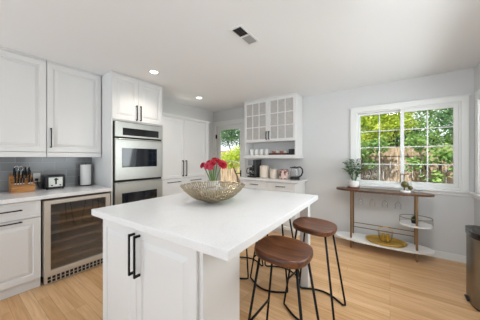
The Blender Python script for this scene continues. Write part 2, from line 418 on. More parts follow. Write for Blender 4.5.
# glazed garden door in the far corner
b = MB()
b.box(XL + 0.001, DX0 + 0.01, YB - 0.022, YB - 0.0005, 0.001, 2.23, 0.004); b.box(DX1 - 0.01, DX1 + 0.085, YB - 0.022, YB - 0.0005, 0.001, 2.23, 0.004)
b.box(XL + 0.001, DX1 + 0.085, YB - 0.025, YB - 0.0005, DZ1 - 0.01, 2.235, 0.004)
b.build('trim_3', TRIM, kind='structure')
b = MB(); y0, y1 = YB + 0.02, YB + 0.06
b.box(DX0 + 0.01, -3.405, y0, y1, 0.01, DZ1 - 0.01, 0.003); b.box(-2.80, DX1 - 0.01, y0, y1, 0.01, DZ1 - 0.01, 0.003)
b.box(-3.405, -2.80, y0, y1, 2.03, DZ1 - 0.01, 0.003); b.box(-3.405, -2.80, y0, y1, 0.01, 0.30, 0.003)
door = b.build('door_1', TRIM, kind='structure')
b = MB()
for z in (0.74, 1.26): b.box(-3.405, -2.80, y0 + 0.006, y1 - 0.006, z - 0.014, z + 0.014)
b.build('muntin_grid', TRIM, door)
b = MB(); b.box(-3.405, -2.80, y0 + 0.019, y0 + 0.021, 0.30, 2.03); b.build('glass_pane', GLASS, door)
b = MB(); b.box(DX0 + 0.0, DX0 + 0.03, YB - 0.03, YB + 0.0, 1.82, 1.92, 0.003); b.build('hinge', BLACK, door)
b = MB(); b.tube([(-2.76, YB + 0.02, 1.0), (-2.76, YB - 0.04, 1.0), (-2.86, YB - 0.04, 1.0)], 0.009); b.box(-2.785, -2.735, YB + 0.012, YB + 0.02, 0.93, 1.07, 0.003); b.build('door_handle', BLACK, door)

# tiled backsplash
b = MB(); b.box(XL + 0.0005, XL + 0.012, -0.6, 1.262, 0.966, 1.42); b.build('trim_4', TILE, kind='structure')

# ------------------------------------------------------------------ left run of cabinets
UF = -3.27; BF = -2.98; TF = -2.975
# wall cabinets
def upper(name, y0, y1, label, hinge_handle):
    t = thing(name, label, 'cabinet', (XL + 0.014, (y0 + y1) / 2, 1.42), 'white wall cabinets over the counter')
    b = MB(); b.box(XL + 0.0005, UF, y0 + 0.001, y1 - 0.001, 1.421, HC - 0.002); b.build('body', CAB, t)
    b = MB(); b.panel((UF, y0 + 0.002, 1.425), (0, 1, 0), (1, 0, 0), y1 - y0 - 0.004, HC - 0.028 - 1.425, 0.02, RAISED); d = b.build('door', CAB, t)
    b = MB(); b.box(UF - 0.015, UF + 0.02, y0 + 0.001, y1 - 0.001, 1.365, 1.4195, 0.004); b.box(XL + 0.0135, UF - 0.015, y0 + 0.001, y1 - 0.001, 1.405, 1.4195); b.build('light_rail', CAB, t)
    b = MB(); b.box(UF, UF + 0.012, y0 + 0.001, y1 - 0.001, HC - 0.022, HC - 0.002); b.build('top_filler', CAB, t)
    hy = hinge_handle
    b = MB(); flat_pull(b, (UF + 0.02, hy, 1.475), (UF + 0.02, hy, 1.705), Vector((1, 0, 0)), 0.011, 0.03); b.build('handle', BLACK, d)
    return t
upper('wall_cabinet', 0.69, 1.255, 'white wall cabinet with one raised-panel door above toaster, next to oven tower', 0.722)
upper('wall_cabinet', 0.09, 0.687, 'white wall cabinet above the knife block, at the left edge of photo', 0.13)

# base cabinet with drawers
def base_cab(y0, y1, label):
    t = thing('base_cabinet', label, 'cabinet', (XL + 0.3, (y0 + y1) / 2, 0), 'white base cabinets with black bar pulls')
    b = MB(); b.box(XL + 0.001, BF - 0.02, y0, y1, 0.10, 0.9245); b.build('body', CAB, t)
    b = MB(); b.box(XL + 0.001, BF - 0.035, y0, y1, 0.001, 0.10); b.build('toe_kick', CAB, t)
    for (z0, z1, r, hz) in ((0.745, 0.915, [(0.026, 0), (0.031, -0.005)], 0.84), (0.105, 0.738, RAISED, 0.722)):
        b = MB(); b.panel((BF - 0.02, y0 + 0.003, z0), (0, 1, 0), (1, 0, 0), y1 - y0 - 0.006, z1 - z0, 0.022, r); d = b.build('drawer', CAB, t)
        c = (y0 + y1) / 2
        b = MB(); bar_pull(b, (BF + 0.002, max(c - 0.16, y0 + 0.05), hz), (BF + 0.002, min(c + 0.16, 0.455), hz), (1, 0, 0), 0.006, 0.03); b.build('handle', BLACK, d)
    return t
base_cab(-0.02, 0.587, 'white two-drawer base cabinet beside the wine cooler')
# worktop
b = MB(); b.box(XL + 0.001, -2.93, -0.05, 1.262, 0.9255, 0.965, 0.004)
tag(b.build('countertop', QUARTZ, origin=(-3.25, 0.6, 0.9255)), 'white quartz worktop on the left run, holding knife block and toaster', 'countertop')

# wine cooler
t = thing('wine_cooler', 'under-counter wine cooler with smoked glass door and steel frame', 'fridge', (-3.3, 0.92, 0))
y0, y1 = 0.6, 1.245
b = MB()
b.box(XL + 0.02, XL + 0.04, y0, y1, 0.02, 0.9); b.box(XL + 0.04, -2.99, y0, y0 + 0.02, 0.1, 0.9); b.box(XL + 0.04, -2.99, y1 - 0.02, y1, 0.1, 0.9)
b.box(XL + 0.04, -2.99, y0 + 0.02, y1 - 0.02, 0.88, 0.9); b.box(XL + 0.04, -2.99, y0 + 0.02, y1 - 0.02, 0.02, 0.12); b.build('body', FRIDGEIN, t)
b = MB(); fx = -2.985
b.box(fx, fx + 0.045, y0 + 0.005, y0 + 0.055, 0.10, 0.90, 0.004); b.box(fx, fx + 0.045, y1 - 0.055, y1 - 0.005, 0.10, 0.90, 0.004)
b.box(fx, fx + 0.045, y0 + 0.055, y1 - 0.055, 0.86, 0.90, 0.004); b.box(fx, fx + 0.045, y0 + 0.055, y1 - 0.055, 0.10, 0.155, 0.004)
d = b.build('door', BRONZE_STEEL, t)
b = MB(); b.box(fx + 0.02, fx + 0.03, y0 + 0.055, y1 - 0.055, 0.155, 0.86); b.build('glass_pane', SMOKE, d)
for i in range(6):
    z = 0.22 + i * 0.105
    b = MB(); b.box(XL + 0.06, fx - 0.02, y0 + 0.03, y1 - 0.03, z, z + 0.008); b.box(fx - 0.03, fx - 0.008, y0 + 0.025, y1 - 0.025, z - 0.012, z + 0.02, 0.003); b.build('shelf', RACKWOOD, t)
b = MB(); b.box(-3.0, -2.972, y0 + 0.01, y1 - 0.01, 0.008, 0.092, 0.003); g = b.build('vent_grille', BRONZE_STEEL, t)
b = MB()
for i in range(15):
    ya = y0 + 0.035 + i * 0.039
    b.box(-2.973, -2.970, ya, ya + 0.027, 0.018, 0.046); b.box(-2.973, -2.970, ya, ya + 0.027, 0.053, 0.081)
b.build('slot', GAP, g)

# oven tower
t = thing('oven_tower_cabinet', 'tall white cabinet housing the steel double oven', 'cabinet', (-3.3, 1.64, 0))
y0, y1 = 1.265, 2.02
b = MB()
b.box(XL + 0.001, TF, y0, y0 + 0.018, 0.001, HC - 0.002); b.box(XL + 0.001, TF, y1 - 0.012, y1, 0.001, HC - 0.002)
b.box(XL + 0.001, TF, y0 + 0.018, y1 - 0.012, 1.852, HC - 0.002); b.box(XL + 0.001, TF, y0 + 0.018, y1 - 0.012, 0.1, 0.44)
b.box(XL + 0.001, TF - 0.05, y0 + 0.018, y1 - 0.012, 0.001, 0.1); b.build('body', CAB, t)
for (ya, yb2, hy) in ((y0 + 0.004, 1.617, 1.588), (1.621, y1 - 0.004, 1.648)):
    b = MB(); b.panel((TF, ya, 1.872), (0, 1, 0), (1, 0, 0), yb2 - ya, 2.472 - 1.872, 0.02, RAISED); d = b.build('door', CAB, t)
    b = MB(); flat_pull(b, (TF + 0.02, hy, 1.885), (TF + 0.02, hy, 2.10), Vector((1, 0, 0)), 0.012, 0.03); b.build('handle', BLACK, d)
b = MB(); b.panel((TF, y0 + 0.004, 0.105), (0, 1, 0), (1, 0, 0), y1 - y0 - 0.008, 0.325, 0.02, RAISED); d = b.build('drawer', CAB, t)
b = MB(); bar_pull(b, (TF + 0.02, 1.48, 0.33), (TF + 0.02, 1.80, 0.33), (1, 0, 0)); b.build('handle', BLACK, d)
# double oven
t = thing('double_oven', 'stainless steel double wall oven with two dark glass windows', 'oven', (-3.25, 1.645, 0.445))
y0, y1 = 1.290, 2.004; f = TF + 0.004
b = MB(); b.box(XL + 0.05, f, y0, y1, 0.445, 1.845); b.build('body', GAP, t)
b = MB(); b.box(f, f + 0.03, y0 + 0.008, y1 - 0.004, 1.64, 1.842, 0.004); cp = b.build('control_panel', STEEL, t)
b = MB(); b.box(f + 0.03, f + 0.033, 1.395, 1.935, 1.665, 1.765); b.build('display', BLKGLASS, cp)
for (z0, z1, wz0, wz1) in ((1.055, 1.62, 1.225, 1.49), (0.46, 1.025, 0.62, 0.875)):
    b = MB(); b.box(f, f + 0.032, y0 + 0.008, y1 - 0.004, z0, z1, 0.005); d = b.build('oven_door', STEEL, t)
    b = MB(); b.box(f + 0.032, f + 0.035, 1.385, 1.905, wz0, wz1, 0.001); b.build('window', OVENGLASS, d)
    b = MB(); b.tube([(f + 0.06, 1.33, z1 - 0.012), (f + 0.06, 1.965, z1 - 0.012)], 0.008, 10)
    for yy in (1.35, 1.945): b.tube([(f + 0.03, yy, z1 - 0.012), (f + 0.06, yy, z1 - 0.012)], 0.006)
    b.build('handle', STEEL, d)

# tall pantry cabinet
PF = -3.0
t = thing('pantry_cabinet', 'tall white two-door cabinet with long black pulls, right of the ovens', 'cabinet', (-3.3, 2.55, 0))
y0, y1 = 2.025, 3.09
b = MB(); b.box(XL + 0.001, PF - 0.001, y0, 3.0, 0.1, 2.035); b.box(XL + 0.001, PF - 0.06, y0, 3.0, 0.001, 0.1); b.box(XL + 0.001, PF + 0.022, 3.0, y1, 0.001, 2.035, 0.002); b.build('body', CAB, t)
b = MB(); b.prism([(XL + 0.001, y0), (PF + 0.02, y0), (PF + 0.02, y1 + 0.0), (XL + 0.001, y1)], 2.035, 2.055); b.prism([(XL + 0.001, y0), (PF + 0.045, y0), (PF + 0.045, y1 + 0.02), (XL + 0.001, y1 + 0.02)], 2.055, 2.085, 0.006); b.build('crown', TRIM, t)
for (ya, yb2, hy) in ((y0 + 0.004, 2.464, 2.43), (2.468, 2.996, 2.502)):
    b = MB(); b.panel((PF, ya, 1.0), (0, 1, 0), (1, 0, 0), yb2 - ya, 2.03 - 1.0, 0.02, [(0.05, 0), (0.053, -0.004)]); d = b.build('door', CAB, t)
    b = MB(); flat_pull(b, (PF + 0.02, hy, 1.03), (PF + 0.02, hy, 1.31), Vector((1, 0, 0)), 0.014, 0.035); b.build('handle', BLACK, d)
    b = MB(); b.panel((PF, ya, 0.105), (0, 1, 0), (1, 0, 0), yb2 - ya, 0.885, 0.02, [(0.05, 0), (0.053, -0.004)]); d = b.build('drawer', CAB, t)
    c = (ya + yb2) / 2
    b = MB(); bar_pull(b, (PF + 0.02, c - 0.13, 0.945), (PF + 0.02, c + 0.13, 0.945), (1, 0, 0), 0.006); b.build('handle', BLACK, d)

# ------------------------------------------------------------------ hutch on the back wall
HX0, HX1, HF = -2.43, -1.34, 3.58
t = thing('hutch_base_cabinet', 'white base cabinet with drawers under the coffee maker and kettle', 'cabinet', (-1.82, 3.65, 0))
b = MB(); b.box(-2.37, -1.29, 3.44, YB - 0.001, 0.1, 0.9245); b.box(-2.37, -1.29, 3.50, YB - 0.001, 0.001, 0.1); b.build('body', CAB, t)
for (xa, xb) in ((-2.366, -1.832), (-1.828, -1.294)):
    b = MB(); b.panel((xa, 3.44, 0.76), (1, 0, 0), (0, -1, 0), xb - xa, 0.155, 0.02, [(0.03, 0), (0.034, -0.005)]); d = b.build('drawer', CAB, t)
    c = (xa + xb) / 2
    b = MB(); bar_pull(b, (c - 0.09, 3.42, 0.85), (c + 0.09, 3.42, 0.85), (0, -1, 0), 0.006, 0.028); b.build('handle', BLACK, d)
    b = MB(); b.panel((xa, 3.44, 0.105), (1, 0, 0), (0, -1, 0), xb - xa, 0.648, 0.02, RAISED); b.build('door', CAB, t)
b = MB(); b.box(-2.43, -1.235, 3.40, YB - 0.001, 0.9255, 0.965, 0.004)
tag(b.build('countertop', QUARTZ, origin=(-1.8, 3.65, 0.9255)), 'small white quartz worktop on the hutch, holding coffee maker and kettle', 'countertop')
t = thing('glazed_wall_cabinet', 'white wall cabinet with two glazed grid doors and open shelf', 'cabinet', (-1.83, 3.7, 1.34))
b = MB(); zt = 2.478
b.box(HX0, HX0 + 0.02, HF, YB - 0.001, 1.41, zt); b.box(HX1 - 0.02, HX1, HF - 0.02, YB - 0.001, 1.41, zt)
b.box(HX0 + 0.02, HX1 - 0.02, YB - 0.012, YB - 0.001, 1.41, zt); b.box(HX0 + 0.02, HX1 - 0.02, HF, YB - 0.012, zt - 0.02, zt)
b.box(HX0 + 0.02, HX1 - 0.02, HF, YB - 0.012, 1.66, 1.68); b.box(-1.895, -1.875, HF, YB - 0.012, 1.68, zt - 0.02); b.build('body', CAB, t)
b = MB(); b.box(HX0 - 0.006, HX1 + 0.008, HF - 0.03, YB - 0.001, zt, HC - 0.002, 0.006); b.build('crown', TRIM, t)
b = MB(); b.box(HX0 - 0.02, HX1 + 0.02, HF - 0.03, YB - 0.001, 1.345, 1.4095, 0.005); b.build('shelf', CAB, t)
for z in (1.93, 2.18):
    b = MB(); b.box(HX0 + 0.021, -1.896, HF + 0.03, YB - 0.013, z, z + 0.016); b.box(-1.874, HX1 - 0.021, HF + 0.03, YB - 0.013, z, z + 0.016); b.build('inner_shelf', CAB, t)
for (xa, xb, hx) in ((HX0 + 0.003, -1.887, -1.912), (-1.883, HX1 - 0.003, -1.858)):
    z0, z1 = 1.665, zt - 0.004; fw = 0.05; ya, yb2 = HF - 0.022, HF - 0.001
    b = MB(); b.box(xa, xa + fw, ya, yb2, z0, z1, 0.002); b.box(xb - fw, xb, ya, yb2, z0, z1, 0.002); b.box(xa + fw, xb - fw, ya, yb2, z0, z0 + fw, 0.002); b.box(xa + fw, xb - fw, ya, yb2, z1 - fw, z1, 0.002)
    for i in (1, 2):
        x = xa + fw + (xb - xa - 2 * fw) * i / 3; b.box(x - 0.009, x + 0.009, ya + 0.002, yb2 - 0.002, z0 + fw, z1 - fw)
        z = z0 + fw + (z1 - z0 - 2 * fw) * i / 3; b.box(xa + fw, xb - fw, ya + 0.0025, yb2 - 0.0025, z - 0.009, z + 0.009)
    d = b.build('glazed_door', CAB, t)
    b = MB(); b.box(xa + fw, xb - fw, ya + 0.010, ya + 0.0125, z0 + fw, z1 - fw); b.build('glass_pane', PANE, d)
    b = MB(); flat_pull(b, (hx, ya, 1.70), (hx, ya, 1.855), Vector((0, -1, 0)), 0.013, 0.03); b.build('handle', BLACK, d)

# dishes behind the glazed doors
def bowl_prof(r, h, z, th=0.004): return [(0, z), (r * 0.45, z), (r * 0.8, z + h * 0.4), (r, z + h), (r - th, z + h), (r * 0.78, z + h * 0.45), (r * 0.42, z + th), (0, z + th)]
b = MB(); b.lathe((-1.80, 3.74), bowl_prof(0.075, 0.075, 2.1975 - 0.2515 + 0.0)); tag(b.build('silver_bowl', SILVER, smooth=40, origin=(-1.80, 3.74, 1.946)), 'shiny silver bowl on middle shelf behind right glazed door', 'bowl')
for i, (x, c) in enumerate(((-2.22, 'leftmost'), (-2.10, 'middle'), (-1.98, 'rightmost'))):
    b = MB(); b.lathe((x, 3.70), bowl_prof(0.052, 0.06, 1.681)); tag(b.build('yellow_bowl', YELLOW, smooth=40, origin=(x, 3.70, 1.681)), f'small yellow bowl, {c} of three behind left glazed door', 'bowl', 'yellow bowls behind the left glazed door')
for i, x in enumerate((-2.31, -2.20, -2.09, -1.98)):
    b = MB(); b.lathe((x, 3.73), [(0, 1.947), (0.03, 1.947), (0.037, 2.06), (0.034, 2.06), (0.028, 1.952), (0, 1.952)], 16)
    tag(b.build('tumbler', CLEAR, smooth=40, origin=(x, 3.73, 1.947)), 'clear tumbler on the middle shelf behind left glazed door, %s from left' % ('first', 'second', 'third', 'fourth')[i], 'glass', 'tumblers behind the glazed door')
for i, x in enumerate((-1.63, -1.46)):
    for k in range(4):
        z = 1.947 + k * 0.016
        b = MB(); b.lathe((x, 3.75), [(0, z), (0.045, z), (0.075, z + 0.013), (0.072, z + 0.015), (0.043, z + 0.005), (0, z + 0.005)], 20)
        tag(b.build('plate', WHITECER, smooth=40, origin=(x, 3.75, z)), 'white plate in the %s stack behind right glazed door, %s' % (('left', 'right')[i], ('bottom one', 'second from bottom', 'third from bottom', 'top one')[k]), 'plate', 'plates behind the glazed door')

# shelf mugs
def mug(x, label, grp):
    t = thing('mug', label, 'mug', (x, 3.71, 1.4105), grp)
    b = MB(); z = 1.4105; b.lathe((x, 3.71), [(0, z), (0.036, z), (0.04, z + 0.01), (0.042, z + 0.115), (0.038, z + 0.115), (0.036, z + 0.012), (0, z + 0.01)], 24); b.build('cup', WHITECER, t, 40)
    b = MB(); b.tube([(x + 0.038 + 0.03 * math.sin(a), 3.71, z + 0.06 - 0.032 * math.cos(a)) for a in [PI * k / 8 for k in range(9)]], 0.006); b.build('handle', WHITECER, t, 40)
    return t
m0 = mug(-2.345, 'white mug on the open shelf, leftmost of four', 'white mugs on the open shelf')
for x, n in ((-2.225, 'second from left'), (-2.11, 'third from left'), (-1.995, 'rightmost of four, nearest the tray')): dup(m0, (x, 3.71, 1.4105), 'white mug on the open shelf, ' + n)
# shelf tray
b = MB(); b.box(-1.90, -1.54, 3.62, 3.81, 1.4105, 1.42); 
for a in ((-1.90, -1.89, 3.62, 3.81), (-1.55, -1.54, 3.62, 3.81), (-1.89, -1.55, 3.62, 3.63), (-1.89, -1.55, 3.80, 3.81)): b.box(*a, 1.42, 1.445, 0.002)
tag(b.build('serving_tray', TRAYWOOD, origin=(-1.68, 3.65, 1.4105)), 'dark reddish wooden tray on the open hutch shelf', 'tray')
for i, (x, mt, nm) in enumerate(((-1.84, COPPER, 'leftmost'), (-1.76, WHITECER, 'second from left'), (-1.68, COPPER, 'third from left'), (-1.60, WHITECER, 'rightmost'))):
    b = MB(); b.lathe((x, 3.715), [(0, 1.421), (0.026, 1.421), (0.035, 1.485), (0.031, 1.485), (0.024, 1.426), (0, 1.426)], 18)
    tag(b.build('small_cup', mt, smooth=40, origin=(x, 3.715, 1.421)), '%s cup on the wooden tray, %s of four' % ('rose copper' if mt is COPPER else 'small white', nm), 'cup', 'cups on the shelf tray')
for i, (x, nm) in enumerate(((-1.485, 'left'), (-1.405, 'right'))):
    t = thing('spice_tin', 'black tin at right end of the open shelf, %s of two' % nm, 'tin', (x, 3.71, 1.4105), 'black tins on the open shelf')
    b = MB(); b.box(x - 0.034, x + 0.034, 3.67, 3.75, 1.4105, 1.50, 0.004); b.build('box', BLKPLAST, t)
    b = MB(); b.box(x - 0.035, x + 0.035, 3.669, 3.751, 1.50, 1.515, 0.003); b.build('lid', GAP, t)

# coffee maker
ZC = 0.9655
t = thing('coffee_maker', 'black and steel drip coffee maker with glass carafe on hutch', 'coffee maker', (-2.26, 3.68, ZC))
x0, x1 = -2.35, -2.165
GREYP = M('grey_plastic', rgb(58, 58, 60), 0.4, var=0.08); DSTEEL = M('satin_steel', rgb(150, 152, 156), 0.4, 0.7, var=0.05)
b = MB(); b.box(x0, x1, 3.55, 3.80, ZC, ZC + 0.03, 0.006); b.build('base', BLKPLAST, t)
b = MB(); b.box(x0, x1, 3.72, 3.80, ZC + 0.0305, ZC + 0.28, 0.006); b.build('water_tank', BLKPLAST, t)
b = MB(); b.box(x0 + 0.01, x1 - 0.06, 3.56, 3.719, ZC + 0.235, ZC + 0.345, 0.008); b.build('brew_head', DSTEEL, t)
b = MB(); b.box(x1 - 0.058, x1, 3.58, 3.80, ZC + 0.2805, ZC + 0.345, 0.008); b.box(x1 - 0.058, x1, 3.6, 3.715, ZC + 0.031, ZC + 0.28, 0.004); b.build('side_column', GREYP, t)
cx, cy = -2.28, 3.62
b = MB(); b.lathe((cx, cy), [(0, ZC + 0.031), (0.05, ZC + 0.031), (0.062, ZC + 0.07), (0.058, ZC + 0.14), (0.042, ZC + 0.175), (0.040, ZC + 0.175), (0.055, ZC + 0.138), (0.059, ZC + 0.07), (0.047, ZC + 0.035), (0, ZC + 0.035)], 24); cf = b.build('carafe', CLEAR, t, 40)
b = MB(); b.lathe((cx, cy), [(0, ZC + 0.036), (0.046, ZC + 0.036), (0.057, ZC + 0.07), (0.055, ZC + 0.105), (0, ZC + 0.105)], 24); b.build('coffee', BLKGLASS, cf, 40)
b = MB(); b.lathe((cx, cy), [(0.0, ZC + 0.176), (0.046, ZC + 0.176), (0.046, ZC + 0.20), (0, ZC + 0.205)], 24); b.lathe((cx, cy), [(0.0625, ZC + 0.135), (0.066, ZC + 0.135), (0.05, ZC + 0.176), (0.046, ZC + 0.176)], 24); b.build('carafe_lid', BLKPLAST, cf, 40)
b = MB(); b.tube([(cx - 0.05, cy - 0.01, ZC + 0.18), (cx - 0.095, cy - 0.03, ZC + 0.175), (cx - 0.11, cy - 0.03, ZC + 0.12), (cx - 0.105, cy - 0.03, ZC + 0.075), (cx - 0.064, cy - 0.01, ZC + 0.065)], 0.01); b.build('carafe_handle', BLKPLAST, cf, 40)
# canisters
for (x, r, h, nm) in ((-2.02, 0.088, 0.235, 'tall cream canister with knobbed lid, right of the coffee maker'), (-1.815, 0.075, 0.17, 'shorter cream canister with lid beside the copper patterned jar')):
    y = 3.66
    t = thing('canister', nm, 'canister', (x, y, ZC), 'cream canisters on the hutch')
    b = MB(); b.lathe((x, y), [(0, ZC), (r * 0.93, ZC), (r, ZC + 0.01), (r, ZC + h - 0.03), (r * 0.96, ZC + h - 0.022), (0, ZC + h - 0.022)], 28); b.build('jar', CREAMCER, t, 30)
    b = MB(); b.lathe((x, y), [(0, ZC + h - 0.0215), (r * 1.0, ZC + h - 0.0215), (r * 1.01, ZC + h - 0.006), (r * 0.9, ZC + h), (0, ZC + h + 0.002)], 28); l = b.build('lid', CREAMCER, t, 30)
# patterned jar
def pattern_mat():
    m, nt, p = nmat('copper_pattern')
    tc = nt.nodes.new('ShaderNodeTexCoord'); v = nt.nodes.new('ShaderNodeTexVoronoi'); v.inputs['Scale'].default_value = 26
    L(nt, tc.outputs['Object'], v.inputs['Vector'])
    r = nt.nodes.new('ShaderNodeValToRGB'); r.color_ramp.interpolation = 'CONSTANT'
    r.color_ramp.elements[0].color = rgb(78, 52, 46); r.color_ramp.elements[1].position = 0.35; r.color_ramp.elements[1].color = rgb(222, 196, 186)
    e = r.color_ramp.elements.new(0.7); e.color = rgb(168, 112, 96)
    L(nt, v.outputs['Color'], r.inputs[0]); L(nt, r.outputs[0], p.inputs['Base Color']); p.inputs['Roughness'].default_value = 0.35
    return m
b = MB(); x, y, r, h = -1.605, 3.66, 0.092, 0.17
b.lathe((x, y), [(0, ZC), (r * 0.9, ZC), (r, ZC + 0.02), (r, ZC + h - 0.02), (r * 0.93, ZC + h), (r * 0.85, ZC + h), (r * 0.85, ZC + 0.02), (0, ZC + 0.02)], 28)
tag(b.build('patterned_jar', pattern_mat(), smooth=30, origin=(x, y, ZC)), 'jar with rose and brown floral pattern between canister and kettle', 'jar')
# kettle
t = thing('electric_kettle', 'glass and black electric kettle at the right end of hutch worktop', 'kettle', (-1.395, 3.66, ZC)); x, y = -1.395, 3.66
b = MB(); b.lathe((x, y), [(0, ZC), (0.085, ZC), (0.085, ZC + 0.02), (0, ZC + 0.022)], 28); b.build('base', BLKPLAST, t, 30)
b = MB(); b.lathe((x, y), [(0, ZC + 0.023), (0.082, ZC + 0.023), (0.084, ZC + 0.055), (0, ZC + 0.055)], 28); b.build('heater_ring', BLKPLAST, t, 30)
b = MB(); b.lathe((x, y), [(0.083, ZC + 0.0555), (0.08, ZC + 0.12), (0.066, ZC + 0.2), (0.064, ZC + 0.2), (0.078, ZC + 0.12), (0.081, ZC + 0.0555)], 28); b.build('glass_body', CLEAR, t, 30)
b = MB(); b.lathe((x, y), [(0, ZC + 0.2005), (0.067, ZC + 0.2005), (0.06, ZC + 0.225), (0.02, ZC + 0.232), (0, ZC + 0.24)], 28); b.prism([(x - 0.06, y - 0.02), (x - 0.06, y + 0.02), (x - 0.095, y)], ZC + 0.205, ZC + 0.222); b.build('lid', BLKPLAST, t, 30)
b = MB(); b.tube([(x + 0.05, y, ZC + 0.222), (x + 0.10, y, ZC + 0.225), (x + 0.135, y, ZC + 0.19), (x + 0.14, y, ZC + 0.13), (x + 0.115, y, ZC + 0.075), (x + 0.08, y, ZC + 0.05)], 0.013, 10); b.build('handle', BLKPLAST, t, 'all')

# ------------------------------------------------------------------ things on the left counter
ZL = 0.9655
t = thing('knife_block', 'acacia wood knife block filled with knives on the left counter', 'knife block', (-3.43, 0.52, ZL))
def side_prism(mb, prof, y0, y1):
    a = [mb.bm.verts.new((x, y0, z)) for x, z in prof]; c = [mb.bm.verts.new((x, y1, z)) for x, z in prof]; n = len(prof)
    mb.bm.faces.new(a); mb.bm.faces.new(c[::-1])
    for k in range(n): mb.bm.faces.new((a[k], a[(k + 1) % n], c[(k + 1) % n], c[k]))
b = MB(); side_prism(b, [(-3.55, ZL), (-3.37, ZL), (-3.37, ZL + 0.08), (-3.40, ZL + 0.088), (-3.41, ZL + 0.105), (-3.55, ZL + 0.20)], 0.424, 0.612); b.build('block', ACACIA, t)
def knife(x, y, z, label, ln=0.085, mt=None):
    t = thing('kitchen_knife', label, 'knife', (x, y, z), 'knives standing in the block')
    d = Vector((0.42, 0, 0.9)).normalized(); p = Vector((x, y, z)); R = Matrix.Rotation(math.atan2(0.42, 0.9), 3, 'Y')
    b = MB(); b.obox(p + d * 0.014, (0.018, 0.014, 0.034), R, 0.002); b.build('bolster', SILVER, t)
    b = MB(); b.obox(p + d * (0.031 + ln / 2), (0.02, 0.014, ln), R, 0.004); b.build('handle', BLKPLAST, t)
    return t
k0 = knife(-3.392, 0.452, ZL + 0.083, 'steak knife in the front row of the block, first from left', 0.06)
for i, yy in enumerate((0.474, 0.496, 0.518, 0.562, 0.584)):
    dup(k0, (-3.392, yy, ZL + 0.083), 'steak knife in the front row of the block, %s from left' % ('second', 'third', 'fourth', 'fifth', 'sixth')[i])
k1 = knife(-3.45, 0.458, ZL + 0.128, 'larger knife in the back row of the block, first from left', 0.10)
for i, yy in enumerate((0.487, 0.516, 0.545, 0.574)):
    dup(k1, (-3.45, yy, ZL + 0.128), 'larger knife in the back row of the block, %s from left' % ('second', 'third', 'fourth', 'last')[i])
k2 = knife(-3.505, 0.455, ZL + 0.162, 'chef knife in the topmost rear row of the block, leftmost', 0.10)
for i, yy in enumerate((0.545, 0.575)):
    dup(k2, (-3.505, yy, ZL + 0.162), 'chef knife in the topmost rear row of the block, %s' % ('second', 'rightmost')[i])
t = thing('kitchen_shears', 'silver-handled kitchen shears standing in the knife block', 'scissors', (-3.50, 0.50, ZL + 0.165))
for yy in (0.48, 0.515):
    b = MB(); b.tube([(-3.50 + 0.01 * math.sin(a), yy + 0.017 * math.cos(a), ZL + 0.265 + 0.03 * math.sin(a)) for a in [2 * PI * k / 14 for k in range(14)]], 0.005, 8, closed=True); b.tube([(-3.515, yy, ZL + 0.165), (-3.505, yy, ZL + 0.237)], 0.005); b.build('loop_handle', SILVER, t, 'all')
# toaster
t = thing('toaster', 'black and chrome two-slice toaster on the left counter', 'toaster', (-3.48, 0.84, ZL))
x0, x1, y0, y1 = -3.56, -3.40, 0.705, 0.90
b = MB(); b.box(x0, x1, y0, y1, ZL + 0.012, ZL + 0.175, 0.02, 3)
for xx in (-3.525, -3.465): b.box(xx, xx + 0.02, y0 + 0.03, y1 - 0.03, ZL + 0.173, ZL + 0.1765)
b.build('shell', BLKPLAST, t, 40)
b = MB(); b.box(x1, x1 + 0.008, y0 + 0.03, y1 - 0.03, ZL + 0.03, ZL + 0.148, 0.003); fp = b.build('face_plate', STEEL, t)
b = MB(); b.box(x1 + 0.0082, x1 + 0.0095, 0.797, 0.813, ZL + 0.06, ZL + 0.14); b.build('lever_slot', GAP, fp)
b = MB(); b.box(x1 + 0.0097, x1 + 0.03, 0.787, 0.823, ZL + 0.115, ZL + 0.13, 0.003); b.build('lever', BLKPLAST, fp)
for yy in (0.765, 0.845):
    b = MB(); b.tube([(x1 + 0.008, yy, ZL + 0.05), (x1 + 0.016, yy, ZL + 0.05)], 0.009, 12); b.build('knob', BLKPLAST, fp)
b = MB()
for xx in (x0 + 0.02, x1 - 0.02):
    for yy in (y0 + 0.02, y1 - 0.02): b.cyl((xx, yy), 0.01, ZL, ZL + 0.013, 10)
b.build('feet', BLKPLAST, t)
b = MB(); b.tube([(-3.55, 0.715, ZL + 0.03), (-3.565, 0.69, ZL + 0.02), (-3.57, 0.675, ZL + 0.045), (-3.565, 0.665, ZL + 0.1), (-3.572, 0.66, ZL + 0.115)], 0.004); b.build('cord', BLKPLAST, t, 'all')
b = MB(); b.box(-3.5805, -3.555, 0.645, 0.675, ZL + 0.105, ZL + 0.135, 0.004); b.build('plug', BLKPLAST, t)
b = MB(); b.box(XL + 0.0125, XL + 0.018, 0.632, 0.698, ZL + 0.09, ZL + 0.20, 0.002); op = b.build('wall_outlet', WHITECER, origin=(XL + 0.0125, 0.665, ZL + 0.085)); tag(op, 'white wall outlet in the tile behind the toaster plug', 'outlet')
b = MB(); b.box(XL + 0.018, XL + 0.019, 0.648, 0.682, ZL + 0.15, ZL + 0.185, 0.0); b.build('socket', TRIM, op)
